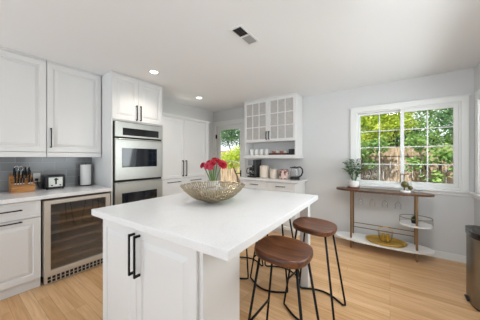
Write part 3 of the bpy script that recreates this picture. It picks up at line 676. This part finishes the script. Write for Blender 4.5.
# paper towel holder
x, y = -3.50, 1.155
t = thing('paper_towel_holder', 'black holder with white paper towel roll beside oven tower', 'paper towel holder', (x, y, ZL))
b = MB(); b.cyl((x, y), 0.075, ZL, ZL + 0.012, 28); b.tube([(x, y, ZL + 0.012), (x, y, ZL + 0.31)], 0.007); b.tube([(x - 0.02, y - 0.073, ZL + 0.012), (x - 0.02, y - 0.073, ZL + 0.14)], 0.008); b.build('stand', BLKPLAST, t, 30)
b = MB(); b.lathe((x, y), [(0.018, ZL + 0.013), (0.064, ZL + 0.013), (0.064, ZL + 0.295), (0.018, ZL + 0.295), (0.018, ZL + 0.013)], 32); tag(b.build('paper_towel_roll', WHITECER, origin=(x, y, ZL + 0.013), smooth=30), 'white paper towel roll on the black holder', 'paper towel')

# ------------------------------------------------------------------ island
IP = Vector((-0.558, 0.694, 0)); IR = math.radians(2)
t = thing('island_cabinet', 'white kitchen island cabinet with two raised-panel doors, post legs', 'island', IP)
ix, iy = IP.x, IP.y
b = MB(); b.box(ix - 1.20, ix - 0.19, iy + 0.05, iy + 0.375, 0.09, 0.919); b.box(ix - 1.16, ix - 0.23, iy + 0.09, iy + 0.34, 0.001, 0.09); b.build('body', CAB, t)
for (xa, xb, hx) in ((-1.185, -0.744, -0.758), (-0.740, -0.215, -0.700)):
    b = MB(); b.panel((ix + xa, iy + 0.05, 0.11), (1, 0, 0), (0, -1, 0), xb - xa, 0.80, 0.02, RAISED); d = b.build('door', CAB, t)
    b = MB(); flat_pull(b, (ix + hx, iy + 0.03, 0.628), (ix + hx, iy + 0.03, 0.885), Vector((0, -1, 0)), 0.014, 0.036); b.build('handle', BLACK, d)
for (xa, ya) in ((-0.12, 1.525), (-1.22, 1.525)):
    b = MB(); b.box(ix + xa - 0.042, ix + xa + 0.042, iy + ya - 0.042, iy + ya + 0.042, 0.001, 0.919, 0.004); b.build('post', CAB, t)
t.rotation_euler = (0, 0, IR)
b = MB(); b.box(ix - 1.30, ix, iy, iy + 1.58, 0.9195, 0.965, 0.004)
o = b.build('island_countertop', QUARTZ, origin=(ix, iy, 0.9195)); o.rotation_euler = (0, 0, IR)
tag(o, 'large white quartz island top in the middle of the kitchen', 'countertop')

# perforated bowl
ZI = 0.9655
bx, by = -1.285, 1.39
t = thing('decorative_bowl', 'large champagne metal bowl with slotted rim pattern on island', 'bowl', (bx, by, ZI))
b = MB(); R, Hb = 0.285, 0.155
RS = (R * R + Hb * Hb) / (2 * Hb)
def bz(r): return ZI + 0.002 + RS - math.sqrt(RS * RS - r * r)
n = 72
b.lathe((bx, by), [(0, ZI + 0.002)] + [(R * q, bz(R * q)) for q in (0.1, 0.2, 0.3, 0.4, 0.5, 0.56)], n)
def rr(k, r, z): return (bx + r * math.cos(k), by + r * math.sin(k), z)
nn = 72
def cell(c0, c1, q0, q1):
    m = 3
    for j in range(m):
        ra, rb = R * (q0 + (q1 - q0) * j / m), R * (q0 + (q1 - q0) * (j + 1) / m)
        b.quad(rr(c0, ra, bz(ra)), rr(c1, ra, bz(ra)), rr(c1, rb, bz(rb)), rr(c0, rb, bz(rb)))
for k in range(nn):
    a0 = 2 * PI * k / nn; a1 = a0 + 2 * PI / nn * 0.44; a2 = a0 + 2 * PI / nn
    cell(a0, a1, 0.56, 1.0 - 0.03 * rnd.random())          # upright rib
    u = 0.60 + 0.10 * rnd.random(); v = u + 0.14 + 0.06 * rnd.random()
    cell(a1, a2, 0.56, u); cell(a1, a2, v, v + 0.035)       # slots of uneven length between ribs
    if k % 3: cell(a1, a2, 0.955, 0.985)
bmesh.ops.remove_doubles(b.bm, verts=b.bm.verts[:], dist=0.0006)
o = b.build('shell', CHAMP, t); md = o.modifiers.new('thick', 'SOLIDIFY'); md.thickness = 0.004
b = MB(); b.lathe((bx, by), [(0, ZI + 0.0001), (0.055, ZI + 0.0001), (0.06, ZI + 0.007), (0.05, ZI + 0.007)], 40); b.build('foot', CHAMP, t, 40)

# vase with red flowers behind the bowl
vx, vy = -1.60, 1.735
t = thing('flower_vase', 'frosted white glass vase holding red flowers behind the metal bowl', 'vase', (vx, vy, ZI))
FROST = M('frosted_glass', rgb(236, 238, 238), 0.25, var=0.02); FROST.node_tree.nodes['Principled BSDF'].inputs['Transmission Weight'].default_value = 0.35
b = MB(); b.lathe((vx, vy), [(0, ZI), (0.06, ZI), (0.074, ZI + 0.03), (0.074, ZI + 0.09), (0.06, ZI + 0.125), (0.066, ZI + 0.14), (0.063, ZI + 0.14), (0.056, ZI + 0.125), (0.07, ZI + 0.09), (0.07, ZI + 0.03), (0.056, ZI + 0.008), (0, ZI + 0.008)], 28); b.build('vessel', FROST, t, 40)
b = MB(); b.lathe((vx, vy), [(0, ZI + 0.009), (0.055, ZI + 0.009), (0.0695, ZI + 0.03), (0.0695, ZI + 0.09), (0, ZI + 0.09)], 28); b.build('water', CLEAR, t, 40)
fl = [(-0.115, 0.00, 0.305, 0.042, 'leftmost, facing outward'), (-0.06, -0.05, 0.30, 0.046, 'low at front left'), (-0.055, 0.03, 0.335, 0.040, 'high at left'), (0.0, -0.045, 0.33, 0.045, 'front centre'), (0.005, 0.05, 0.365, 0.045, 'topmost at centre'), (0.045, -0.01, 0.355, 0.043, 'upper right of centre'), (0.10, -0.03, 0.315, 0.062, 'largest, at the right'), (-0.02, -0.075, 0.285, 0.036, 'lowest at front')]
for i, (ox, oy, oz, r, nm) in enumerate(fl):
    px_, py_ = vx + ox * math.cos(TH) - oy * math.sin(TH), vy + ox * math.sin(TH) + oy * math.cos(TH)
    t = thing('red_flower', 'red flower in the frosted vase, ' + nm, 'flower', (vx, vy, ZI + 0.01), 'red flowers in the vase')
    top = Vector((px_, py_, ZI + oz)); base = Vector((vx - (px_ - vx) * 0.2, vy - (py_ - vy) * 0.2, ZI + 0.015)); neck = Vector((vx + (px_ - vx) * 0.3, vy + (py_ - vy) * 0.3, ZI + 0.14))
    b = MB(); b.tube([base, neck, neck.lerp(top, 0.6) + Vector((0, 0, 0.01)), top], 0.0055, 6); b.build('stem', STEM, t, 'all')
    ax = (top - Vector((vx, vy, ZI + 0.22))).normalized(); ax = (ax + Vector((0.25, -0.5, 0.0))).normalized()
    s1 = ax.orthogonal().normalized(); s2 = ax.cross(s1)
    b = MB()
    for layer in range(4):
        npet = 15 - layer * 2; tilt = (0.12, 0.42, 0.75, 1.1)[layer]; ln = r * (1.0, 0.9, 0.7, 0.45)[layer]
        for k in range(npet):
            a = 2 * PI * (k + 0.5 * layer + 0.2 * rnd.random()) / npet
            rad = s1 * math.cos(a) + s2 * math.sin(a); tan = ax.cross(rad)
            d = rad * math.cos(tilt) + ax * math.sin(tilt); wv = r * 0.22; lift = ax * (0.003 * layer)
            p0 = top + lift; pm = top + lift + d * ln * 0.6 + ax * r * 0.05; pe = top + lift + d * ln - ax * r * 0.03
            v = [b.bm.verts.new(q) for q in (p0 - tan * wv * 0.3, pm - tan * wv, pe - tan * wv * 0.4, pe + tan * wv * 0.4, pm + tan * wv, p0 + tan * wv * 0.3)]
            b.bm.faces.new((v[0], v[1], v[4], v[5])); b.bm.faces.new((v[1], v[2], v[3], v[4]))
    b.build('petals', ROSE if i in (1, 7) else PINK, t)
    b = MB(); b.sphere(top + ax * 0.006, r * 0.22, 10); b.build('flower_centre', PINK, t, 'all')
# small stemless glass pieces beside the vase
for i, (gx, gy, nm) in enumerate(((-1.51, 1.86, 'left'), (-1.43, 1.93, 'right'))):
    b = MB(); b.lathe((gx, gy), [(0, ZI), (0.033, ZI), (0.04, ZI + 0.09), (0.034, ZI + 0.13), (0.031, ZI + 0.13), (0.037, ZI + 0.09), (0.03, ZI + 0.006), (0, ZI + 0.006)], 24)
    tag(b.build('drinking_glass', CLEAR, smooth=40, origin=(gx, gy, ZI)), 'clear drinking glass on the island behind the bowl, %s of two' % nm, 'glass', 'glasses on the island')

# ------------------------------------------------------------------ stools
def make_stool(loc, label):
    t = thing('bar_stool', label, 'stool', (0, 0, 0), 'walnut and black bar stools')
    b = MB(); n = 48; zt = 0.764
    def rad(a):
        c, s = abs(math.cos(a)), abs(math.sin(a)); p = 2.8
        return 1.0 / ((c / 0.180) ** p + (s / 0.182) ** p) ** (1 / p)
    def ztop(x, y, q):
        return zt - 0.024 * (1 - q * q) ** 1.0 - 0.012 * max(0, x / 0.2) * q + 0.014 * max(0, -x / 0.2) ** 2 * q
    rings = [(q, 'top') for q in (0.0, 0.2, 0.4, 0.6, 0.75, 0.87, 0.95)]
    vr = []
    for q, _ in rings:
        if q == 0: vr.append([b.bm.verts.new((0, 0, ztop(0, 0, 0)))])
        else: vr.append([b.bm.verts.new((q * rad(a) * math.cos(a), q * rad(a) * math.sin(a), ztop(q * rad(a) * math.cos(a), q * rad(a) * math.sin(a), q))) for a in [2 * PI * k / n for k in range(n)]])
    for q, dz in ((0.985, -0.006), (1.0, -0.016), (1.0, -0.034), (0.975, -0.046), (0.90, -0.052), (0.0, -0.055)):
        if q == 0: vr.append([b.bm.verts.new((0, 0, zt + dz))])
        else: vr.append([b.bm.verts.new((q * rad(a) * math.cos(a), q * rad(a) * math.sin(a), ztop(rad(a) * math.cos(a), 0, 1) + dz)) for a in [2 * PI * k / n for k in range(n)]])
    for A, B in zip(vr[:-1], vr[1:]):
        for k in range(n):
            j = (k + 1) % n
            if len(A) == 1: b.bm.faces.new((A[0], B[k], B[j]))
            elif len(B) == 1: b.bm.faces.new((A[k], A[j], B[0]))
            else: b.bm.faces.new((A[k], A[j], B[j], B[k]))
    b.build('seat', WALNUT, t, 'all')
    for sy in (-1, 1):
        # one bent rod: leg, rounded foot, bowed floor bar, rounded foot, leg
        A0 = Vector((-0.125, sy * 0.10, 0.711)); A1 = Vector((-0.222, sy * 0.168, 0.011)); B0 = Vector((0.125, sy * 0.10, 0.711)); B1 = Vector((0.222, sy * 0.168, 0.011))
        pts = [A0, A0.lerp(A1, 0.95)]
        pts += [A1 + Vector((0.004, sy * 0.001, 0.01)), A1 + Vector((0.025, sy * 0.004, 0))]
        for k in range(1, 10):
            u = k / 10; pts.append(Vector((-0.197 + 0.394 * u, sy * (0.172 + 0.085 * math.sin(PI * u)), 0.011)))
        pts += [B1 + Vector((-0.025, sy * 0.004, 0)), B1 + Vector((-0.004, sy * 0.001, 0.01)), A0.lerp(A1, 0.95) * 1.0]
        pts[-1] = B0.lerp(B1, 0.95); pts.append(B0)
        b = MB(); b.tube(pts, 0.0088, 8); b.build('leg_frame', BLACK, t, 'all')
    def leg(sx, sy, z):
        u = (0.711 - z) / 0.700; return Vector((sx * (0.125 + 0.097 * u), sy * (0.10 + 0.068 * u), z))
    b = MB(); b.tube([leg(-1, -1, 0.25), leg(-1, 1, 0.25)], 0.0085, 8); b.build('footrest', BLACK, t, 'all')
    b = MB(); b.box(-0.135, 0.135, -0.11, 0.11, 0.702, 0.7075, 0.001); b.build('seat_plate', BLACK, t)
    t.location = loc
    return t
s0 = make_stool((-0.583, 1.325, 0), 'walnut bar stool nearest the camera at the island corner')
dup(s0, (-0.56, 1.955, 0), 'walnut bar stool at far right corner of the island', math.radians(-4))
dup(s0, (-1.05, 2.15, 0), 'bar stool tucked under the island right behind the far right stool')
dup(s0, (-1.50, 2.12, 0), 'bar stool tucked deepest under the island, mostly hidden behind the cabinet')

# ------------------------------------------------------------------ console table
t = thing('console_table', 'oval walnut-top console table with brass legs and white shelves below window', 'console table', (-0.12, 3.68, 0))
def stadium(x0, x1, y0, y1, n=16, p=2.6):
    cx, cy, a, c = (x0 + x1) / 2, (y0 + y1) / 2, (x1 - x0) / 2, (y1 - y0) / 2; out = []
    for k in range(n * 4):
        th = 2 * PI * k / (n * 4); co, si = math.cos(th), math.sin(th)
        out.append((cx + a * math.copysign(abs(co) ** (2 / p), co), cy + c * math.copysign(abs(si) ** (2 / p), si)))
    return out
b = MB(); b.prism(stadium(-0.705, 0.47, 3.50, 3.845), 0.855, 0.882, 0.005); b.build('tabletop', TABLEWOOD, t)
b = MB(); b.prism(stadium(-0.705, 0.47, 3.47, 3.85), 0.128, 0.15, 0.003); b.build('lower_shelf', WHITECER, t)
for x in (-0.48, 0.285):
    for y in (3.565, 3.80):
        b = MB(); b.box(x - 0.012, x + 0.012, y - 0.012, y + 0.012, 0.001, 0.8545, 0.002); b.build('leg', BRASS, t)
b = MB(); b.box(-0.468, 0.273, 3.56, 3.57, 0.322, 0.332); b.box(-0.468, 0.273, 3.795, 3.805, 0.322, 0.332); b.build('rail', BRASS, t)
b = MB(); b.prism(stadium(0.105, 0.46, 3.53, 3.84, p=2.2), 0.448, 0.468, 0.002); ss = b.build('side_shelf', WHITECER, t)
b = MB(); st = stadium(0.11, 0.455, 3.535, 3.835, p=2.2); b.tube([(p[0], p[1], 0.552) for p in st], 0.0045, 6, closed=True)
for k in (0, 32): b.tube([(st[k][0], st[k][1], 0.468), (st[k][0], st[k][1], 0.552)], 0.0035, 6)
b.build('gallery_rail', BRASS, ss, 'all')
b = MB()
for x in (-0.42, -0.30, -0.27, -0.15, -0.12, 0.0, 0.03, 0.15):
    b.tube([(x, 3.55, 0.838), (x, 3.82, 0.838)], 0.0032, 6)
    for y in (3.56, 3.81): b.tube([(x, y, 0.838), (x, y, 0.856)], 0.003, 6)
b.build('glass_rack', BRASS, t)
# stemware hanging upside down
def wineglass(x, y, label):
    z = 0.842
    b = MB(); b.lathe((x, y), [(0, z + 0.004), (0.036, z), (0.036, z - 0.002), (0.006, z - 0.006), (0.004, z - 0.02), (0.004, z - 0.085), (0.02, z - 0.1), (0.038, z - 0.135), (0.036, z - 0.19), (0.034, z - 0.19), (0.036, z - 0.135), (0.018, z - 0.103), (0.002, z - 0.09), (0, z - 0.09)], 24)
    return tag(b.build('wine_glass', CLEAR, smooth=40, origin=(x, y, z)), label, 'wine glass', 'stemware hanging under the console')
for x, nm in ((-0.36, 'leftmost of four'), (-0.21, 'second from left'), (-0.06, 'third from left'), (0.09, 'rightmost of four')):
    wineglass(x, 3.62, 'wine glass hanging upside down under the console top, ' + nm)
# oval gold tray
t = thing('gold_tray', 'oval gold tray on the white lower shelf of console', 'tray', (-0.05, 3.65, 0.151))
cx, cy = -0.055, 3.645
b = MB(); b.lathe((cx, cy), [(0, 0.151), (0.215, 0.151), (0.245, 0.178), (0.24, 0.180), (0.212, 0.156), (0, 0.156)], 44, 1.0, 0.72); b.build('dish', GOLD, t, 40)
b = MB(); b.tube([(cx + 0.243 * math.cos(2 * PI * k / 44), cy + 0.72 * 0.243 * math.sin(2 * PI * k / 44), 0.18) for k in range(44)], 0.004, 6, closed=True); b.build('rim', GOLD, t, 'all')
# ice bucket
t = thing('ice_bucket', 'glass ice bucket with arched gold handle standing on gold tray', 'ice bucket', (-0.055, 3.67, 0.1565)); z = 0.1575; cy2 = 3.68
b = MB(); b.lathe((cx, cy2), [(0, z), (0.06, z), (0.085, z + 0.05), (0.09, z + 0.12), (0.087, z + 0.12), (0.082, z + 0.05), (0.058, z + 0.005), (0, z + 0.005)], 28); b.build('bowl', CLEAR, t, 40)
b = MB(); b.tube([(cx + 0.09 * math.cos(2 * PI * k / 28), cy2 + 0.09 * math.sin(2 * PI * k / 28), z + 0.118) for k in range(28)], 0.004, 6, closed=True); b.build('band', GOLD, t, 'all')
b = MB(); b.tube([(cx - 0.095 * math.cos(PI * k / 14), cy2, z + 0.118 + 0.085 * math.sin(PI * k / 14)) for k in range(15)], 0.005, 8); b.build('handle', GOLD, t, 'all')
for i, (dx, nm) in enumerate(((-0.025, 'left'), (0.03, 'right'))):
    b = MB(); b.lathe((cx + dx, cy2), [(0, z + 0.006), (0.02, z + 0.006), (0.026, z + 0.055), (0.02, z + 0.10), (0.023, z + 0.10), (0.024, z + 0.104), (0, z + 0.104)], 16)
    tag(b.build('bar_cup', GOLD, smooth=40, origin=(cx + dx, cy2, z + 0.006)), 'small gold bar cup inside the glass ice bucket, %s of two' % nm, 'cup', 'gold cups in the ice bucket')

# potted plant on the console
def leaf_strip(b, p, d, ln, wd, droop, n=4):
    d = Vector(d).normalized(); side = d.cross(Vector((0, 0, 1)))
    if side.length < 1e-3: side = Vector((1, 0, 0))
    side.normalize(); prev = None
    for k in range(n + 1):
        u = k / n; c = Vector(p) + d * ln * u + Vector((0, 0, -droop * u * u)); ww = wd * math.sin(PI * (0.08 + 0.92 * u) ** 0.75) * 0.5 if k < n else 0.0003
        cur = (b.bm.verts.new(c - side * ww), b.bm.verts.new(c + side * ww))
        if prev: b.bm.faces.new((prev[0], prev[1], cur[1], cur[0]))
        prev = cur
px, py, ZT = -0.46, 3.71, 0.8825
t = thing('potted_plant', 'leafy green houseplant in a white pot at left end of console', 'plant', (px, py, ZT))
b = MB(); b.box(px - 0.085, px + 0.075, py - 0.06, py + 0.06, ZT, ZT + 0.022, 0.004); b.build('dark_block', TRAYWOOD, t)  # dark wooden block under the pot
z = ZT + 0.0225
b = MB(); b.lathe((px, py), [(0, z), (0.055, z), (0.068, z + 0.02), (0.072, z + 0.10), (0.066, z + 0.10), (0.062, z + 0.03), (0, z + 0.03)], 28); b.build('pot', WHITECER, t, 40)
b = MB(); b.cyl((px, py), 0.064, z + 0.032, z + 0.085, 24); b.build('soil', GAP, t)
b = MB(); lf = MB(); r2 = random.Random(3)
for i in range(13):
    a = 2 * PI * i / 13 + r2.uniform(-.2, .2); sp = r2.uniform(0.05, 0.20); hh = r2.uniform(0.14, 0.37)
    e = Vector((px + sp * math.cos(a), min(py + sp * math.sin(a), 3.82), z + 0.085 + hh)); s = Vector((px + 0.02 * math.cos(a), py + 0.02 * math.sin(a), z + 0.08))
    m = s.lerp(e, 0.55) + Vector((0, 0, 0.04)); b.tube([s, m, e], 0.0028, 6)
    for k in range(16):
        u = 0.4 + 0.6 * k / 15; p = s.lerp(m, u * 2) if u < 0.5 else m.lerp(e, u * 2 - 1)
        a2 = a + (1.2 if k % 2 else -1.2) + r2.uniform(-.5, .5)
        dv = Vector((math.cos(a2), math.sin(a2), r2.uniform(-0.1, 0.5)))
        if p.y + dv.y * 0.11 > 3.84: dv.y = -abs(dv.y)
        leaf_strip(lf, p, dv, r2.uniform(0.06, 0.11), 0.038, 0.025)
b.build('stems', STEM, t, 'all'); lf.build('leaves', GREEN, t, 'all')
# ornament on the console
gx, gy = 0.17, 3.69
t = thing('tabletop_ornament', 'small brass stand ornament with two olive globes on white marble base', 'ornament', (gx, gy, ZT))
b = MB(); b.lathe((gx, gy), [(0, ZT), (0.058, ZT), (0.062, ZT + 0.012), (0.05, ZT + 0.024), (0, ZT + 0.024)], 24); b.build('base', WHITECER, t, 40)
b = MB(); b.tube([(gx - 0.01, gy, ZT + 0.024), (gx - 0.01, gy, ZT + 0.245)], 0.008); b.tube([(gx - 0.055, gy, ZT + 0.245), (gx + 0.035, gy, ZT + 0.245)], 0.006); b.tube([(gx - 0.05, gy, ZT + 0.245), (gx - 0.05, gy, ZT + 0.13)], 0.004); b.build('stand', BRASS, t, 'all')
for (dx, dz, r) in ((-0.005, 0.105, 0.046), (0.055, 0.066, 0.030)):
    b = MB(); b.sphere((gx + dx, gy - 0.012, ZT + dz), r, 16); b.build('globe', MOSS, t, 'all')
# small succulent on the side shelf
sx, sy, zs = 0.27, 3.70, 0.4685
t = thing('small_succulent', 'small spiky succulent in a black pot on console side shelf', 'plant', (sx, sy, zs))
b = MB(); b.lathe((sx, sy), [(0, zs), (0.032, zs), (0.04, zs + 0.055), (0.035, zs + 0.055), (0.03, zs + 0.045), (0, zs + 0.045)], 20); b.build('pot', BLKPLAST, t, 40)
b = MB()
for i in range(26):
    a = i * 2.4; el = 0.5 + 1.0 * (i / 26); leaf_strip(b, (sx, sy, zs + 0.045), (math.cos(a) * math.cos(el), math.sin(a) * math.cos(el), math.sin(el)), 0.065, 0.016, 0.003, 3)
b.build('leaves', leaf_mat('succulent_leaf', rgb(44, 72, 40), rgb(78, 108, 62)), t, 'all')

# ------------------------------------------------------------------ trash can
t = thing('trash_can', 'tall steel trash can with black lid by the right wall', 'trash can', (0.70, 2.88, 0))
st = stadium(0.605, 0.85, 2.70, 3.06, p=3.2)
b = MB(); b.prism(st, 0.02, 0.63, 0.004); b.build('body', M('dark_steel', rgb(140, 137, 132), 0.3, 1.0, var=0.08), t, 40)
b = MB(); b.prism(stadium(0.597, 0.855, 2.69, 3.07, p=3.2), 0.631, 0.683, 0.012); b.build('lid', BLKGLASS, t, 40)
b = MB(); b.prism(stadium(0.61, 0.845, 2.705, 3.055, p=3.2), 0.001, 0.0195); b.build('base', BLKPLAST, t, 40)
b = MB(); b.box(0.585, 0.604, 2.83, 2.93, 0.02, 0.035, 0.004); b.build('pedal', BLKPLAST, t)

# ------------------------------------------------------------------ ceiling fixtures
def downlight(x, y, label):
    t = thing('recessed_light', label, 'ceiling light', (x, y, HC - 0.012), 'recessed ceiling lights')
    b = MB(); b.lathe((x, y), [(0.05, HC - 0.001), (0.075, HC - 0.001), (0.072, HC - 0.008), (0.05, HC - 0.010), (0.05, HC - 0.001)], 32); b.build('trim_ring', TRIM, t, 30)
    b = MB(); b.lathe((x, y), [(0, HC - 0.001), (0.049, HC - 0.001), (0.049, HC - 0.006), (0, HC - 0.006)], 32); b.build('lens', LAMP, t)
    l = bpy.data.lights.new('downlight', 'SPOT'); l.energy = 24; l.spot_size = 2.4; l.spot_blend = 0.8; l.shadow_soft_size = 0.06; l.color = (1, 0.94, 0.86)
    lo = bpy.data.objects.new('bulb', l); COL.objects.link(lo); lo.parent = t; lo.location = (0, 0, -0.02)
    return t
downlight(-2.55, 1.61, 'recessed ceiling light nearer the camera, in front of ovens')
downlight(-2.95, 2.80, 'recessed ceiling light further away, in front of the tall pantry')
# ceiling vent
t = thing('ceiling_vent', 'white rectangular ceiling air vent with shade-toned louvres', 'vent', (-1.095, 1.62, HC - 0.012))
b = MB(); x0, x1, y0, y1 = -1.165, -1.035, 1.46, 1.785; z0, z1 = HC - 0.012, HC - 0.001
b.box(x0, x0 + 0.018, y0, y1, z0, z1, 0.002); b.box(x1 - 0.018, x1, y0, y1, z0, z1, 0.002); b.box(x0 + 0.018, x1 - 0.018, y0, y0 + 0.022, z0, z1, 0.002); b.box(x0 + 0.018, x1 - 0.018, y1 - 0.022, y1, z0, z1, 0.002); b.box(x0 + 0.018, x1 - 0.018, 1.615, 1.63, z0, z1); b.build('frame', TRIM, t)
b = MB(); b.box(x0 + 0.018, x1 - 0.018, y0 + 0.022, y1 - 0.022, HC - 0.003, HC - 0.001); b.build('duct', GAP, t)
for (ya, yb2, ang) in ((y0 + 0.026, 1.612, 0.75), (1.633, y1 - 0.026, -0.75)):
    b = MB(); n = 7
    for k in range(n):
        yy = ya + (yb2 - ya) * (k + 0.5) / n
        b.obox((-1.1, yy, HC - 0.0085), (x1 - x0 - 0.038, 0.0135, 0.0012), Matrix.Rotation(ang, 3, 'X'))
    b.build('louvre', M('louvre', rgb(168, 166, 163), 0.6) if ang < 0 else M('shaded_louvre', rgb(120, 118, 115), 0.6), t)  # same slats in two tones by tilt, shade painted into the darker bank

# ------------------------------------------------------------------ garden
b = MB(); b.box(-14, 12, YB + 0.12, 16, -0.4, -0.15); b.build('ground', M('garden_soil', rgb(110, 104, 70), 0.95, var=0.4, scale=3), kind='structure')
FENCE = wood('cedar_fence', rgb(124, 104, 84), rgb(156, 134, 110), rgb(184, 162, 136), 0.8, 'Z', 0.8, 10)
YF = 6.4
t = thing('cedar_fence', 'weathered vertical cedar board fence seen through the windows', 'fence', (-2.5, YF, -0.15))
b = MB()
x = -10.0; r3 = random.Random(5)
while x < 5:
    hgt = 1.62 + r3.uniform(-0.015, 0.015); b.box(x, x + 0.135, YF, YF + 0.02, -0.14, hgt); x += 0.143
b.build('boards', FENCE, t)
b = MB(); b.box(-10, 5, YF - 0.02, YF - 0.001, 1.40, 1.49); b.box(-10, 5, YF - 0.02, YF - 0.001, 0.15, 0.24); b.build('rail', FENCE, t)
LV = {'lime': leaf_mat('lime_leaf', rgb(166, 192, 56), rgb(218, 224, 104), 0.55), 'mid': leaf_mat('mid_leaf', rgb(88, 134, 62), rgb(158, 188, 104), 0.4), 'dark': leaf_mat('dark_leaf', rgb(62, 104, 66), rgb(128, 164, 112), 0.35)}
BARK = M('bark', rgb(74, 62, 50), 0.9, var=0.3, scale=20, bump=0.5)
def tree(name, label, x, y, h, blobs, kind, nl, lw, seed, cat='tree', group='garden trees beyond the window'):
    t = thing(name, label, cat, (x, y, -0.15), group)
    r = random.Random(seed); b = MB()
    for (bx_, bz_, br, by_) in blobs:
        b.tube([(x, y, -0.15), (x + bx_ * 0.4, y + by_ * .4, bz_ * 0.55), (x + bx_, y + by_, bz_)], 0.03, 6, radii=[0.05, 0.03, 0.012])
    b.build('trunk', BARK, t, 'all')
    b = MB(); tot = sum(q[2] ** 2 for q in blobs)
    for (bx_, bz_, br, by_) in blobs:
        for k in range(int(nl * br * br / tot)):
            v = Vector((r.gauss(0, 1), r.gauss(0, 1), r.gauss(0, 1))).normalized() * br * r.uniform(0.35, 1.05)
            c = Vector((x + bx_, y + by_, bz_)) + Vector((v.x, v.y * 0.7, v.z * 0.8))
            d = Vector((r.uniform(-1, 1), r.uniform(-1, 1), r.uniform(-0.7, 0.3))).normalized(); u = d.orthogonal().normalized(); u.rotate(Matrix.Rotation(r.uniform(0, 6.3), 3, d))
            ln = lw * r.uniform(0.8, 1.6); hw = lw * 0.36
            vs = [b.bm.verts.new(q) for q in (c, c + d * ln * 0.5 + u * hw, c + d * ln, c + d * ln * 0.5 - u * hw)]
            b.bm.faces.new(vs)
    b.build('foliage', LV[kind], t)
    return t
tree('garden_tree', 'bright lime-leaved tree outside the left half of window', -0.5, 7.15, 3, [(0, 2.6, 0.6, 0), (0.5, 2.85, 0.6, 0), (-0.6, 2.4, 0.5, 0), (0.35, 2.2, 0.5, -0.1), (0.0, 1.95, 0.35, -0.1), (0.7, 2.3, 0.4, 0)], 'lime', 5200, 0.075, 1)
tree('garden_tree', 'mid-green leafy tree overhanging the fence, outside window centre', 0.1, 8.6, 3, [(0, 2.4, 0.7, 0), (-0.8, 2.9, 0.8, 0), (0.6, 2.2, 0.6, 0), (-0.3, 1.8, 0.5, 0), (-1.4, 2.2, 0.7, 0), (-1.2, 3.5, 0.9, 0), (0.2, 3.3, 0.8, 0), (-0.65, 3.45, 0.8, 0), (-0.2, 4.1, 0.9, 0), (-1.0, 4.3, 0.9, 0), (0.8, 4.2, 0.9, 0)], 'mid', 12000, 0.085, 2)
tree('garden_tree', 'dark green tree outside the right half of window', 1.8, 7.4, 3, [(0, 2.7, 0.7, 0), (0.7, 2.4, 0.7, 0), (-0.5, 2.3, 0.45, 0), (0.4, 1.8, 0.5, -.2), (1.3, 2.9, 0.7, 0), (0, 3.4, 0.6, 0)], 'dark', 6500, 0.085, 3)
tree('garden_shrub', 'green shrub growing against the fence, outside right window', 0.85, 5.95, 2, [(0, 1.45, 0.3, 0), (-0.35, 1.25, 0.25, 0), (0.3, 1.1, 0.22, 0), (-0.1, 0.95, 0.2, 0), (-0.4, 1.7, 0.25, 0)], 'mid', 800, 0.075, 4, 'shrub', None)
tree('garden_shrub', 'green shrub rising before the fence, outside left window', -0.55, 6.0, 2, [(0, 1.55, 0.3, 0), (0.35, 1.65, 0.25, 0), (-0.3, 1.3, 0.25, 0), (0.15, 1.2, 0.18, 0)], 'mid', 750, 0.075, 5, 'shrub', None)
tree('garden_shrub', 'lime shrub outside the glazed garden door', -3.9, 5.6, 2, [(0, 1.45, 0.45, 0), (0.5, 1.3, 0.4, 0), (-0.5, 1.3, 0.4, 0), (0.2, 1.0, 0.35, 0)], 'lime', 2600, 0.07, 6, 'shrub', None)
tree('garden_tree', 'dark tree seen through top of the glazed garden door', -5.3, 7.4, 3, [(0, 2.5, 0.8, 0), (0.8, 2.2, 0.7, 0), (-0.8, 2.4, 0.7, 0), (0.6, 3.1, 0.7, 0), (1.5, 2.1, 0.5, 0)], 'dark', 5000, 0.085, 7)
tree('garden_tree', 'broad green tree right behind the fence, filling window middle height', 1.2, 11.2, 3, [(-2.2, 1.9, 0.8, 0), (-1.1, 2.1, 0.8, 0), (0.0, 1.9, 0.8, 0), (1.0, 2.1, 0.8, 0), (2.0, 2.0, 0.8, 0), (-1.6, 3.2, 0.9, 0), (0.4, 3.3, 1.0, 0), (1.8, 3.4, 0.9, 0), (-3.2, 2.4, 0.9, 0), (2.9, 2.9, 0.9, 0)], 'mid', 9000, 0.11, 8)
# white orchid-like blooms outside, low at the window
for i, (x, z, nm) in enumerate(((-0.32, 1.0, 'left'), (-0.2, 1.04, 'right'))):
    t = thing('white_blossom', 'white blossom just outside the left window pane, low %s one' % nm, 'flower', (x, 4.55, -0.15), 'white blossoms outside the window')
    b = MB(); b.tube([(x, 4.55, -0.15), (x - 0.02, 4.55, 0.6), (x, 4.55, z)], 0.006, 6); b.build('stem', STEM, t, 'all')
    b = MB()
    for k in range(9):
        a = 2.4 * k; leaf_strip(b, (x + 0.012 * math.cos(a), 4.55, z - 0.02 + 0.006 * k), (math.cos(a), math.sin(a) - 0.4, 0.25), 0.075, 0.055, 0.02)
    b.build('petals', WHITECER, t, 'all')
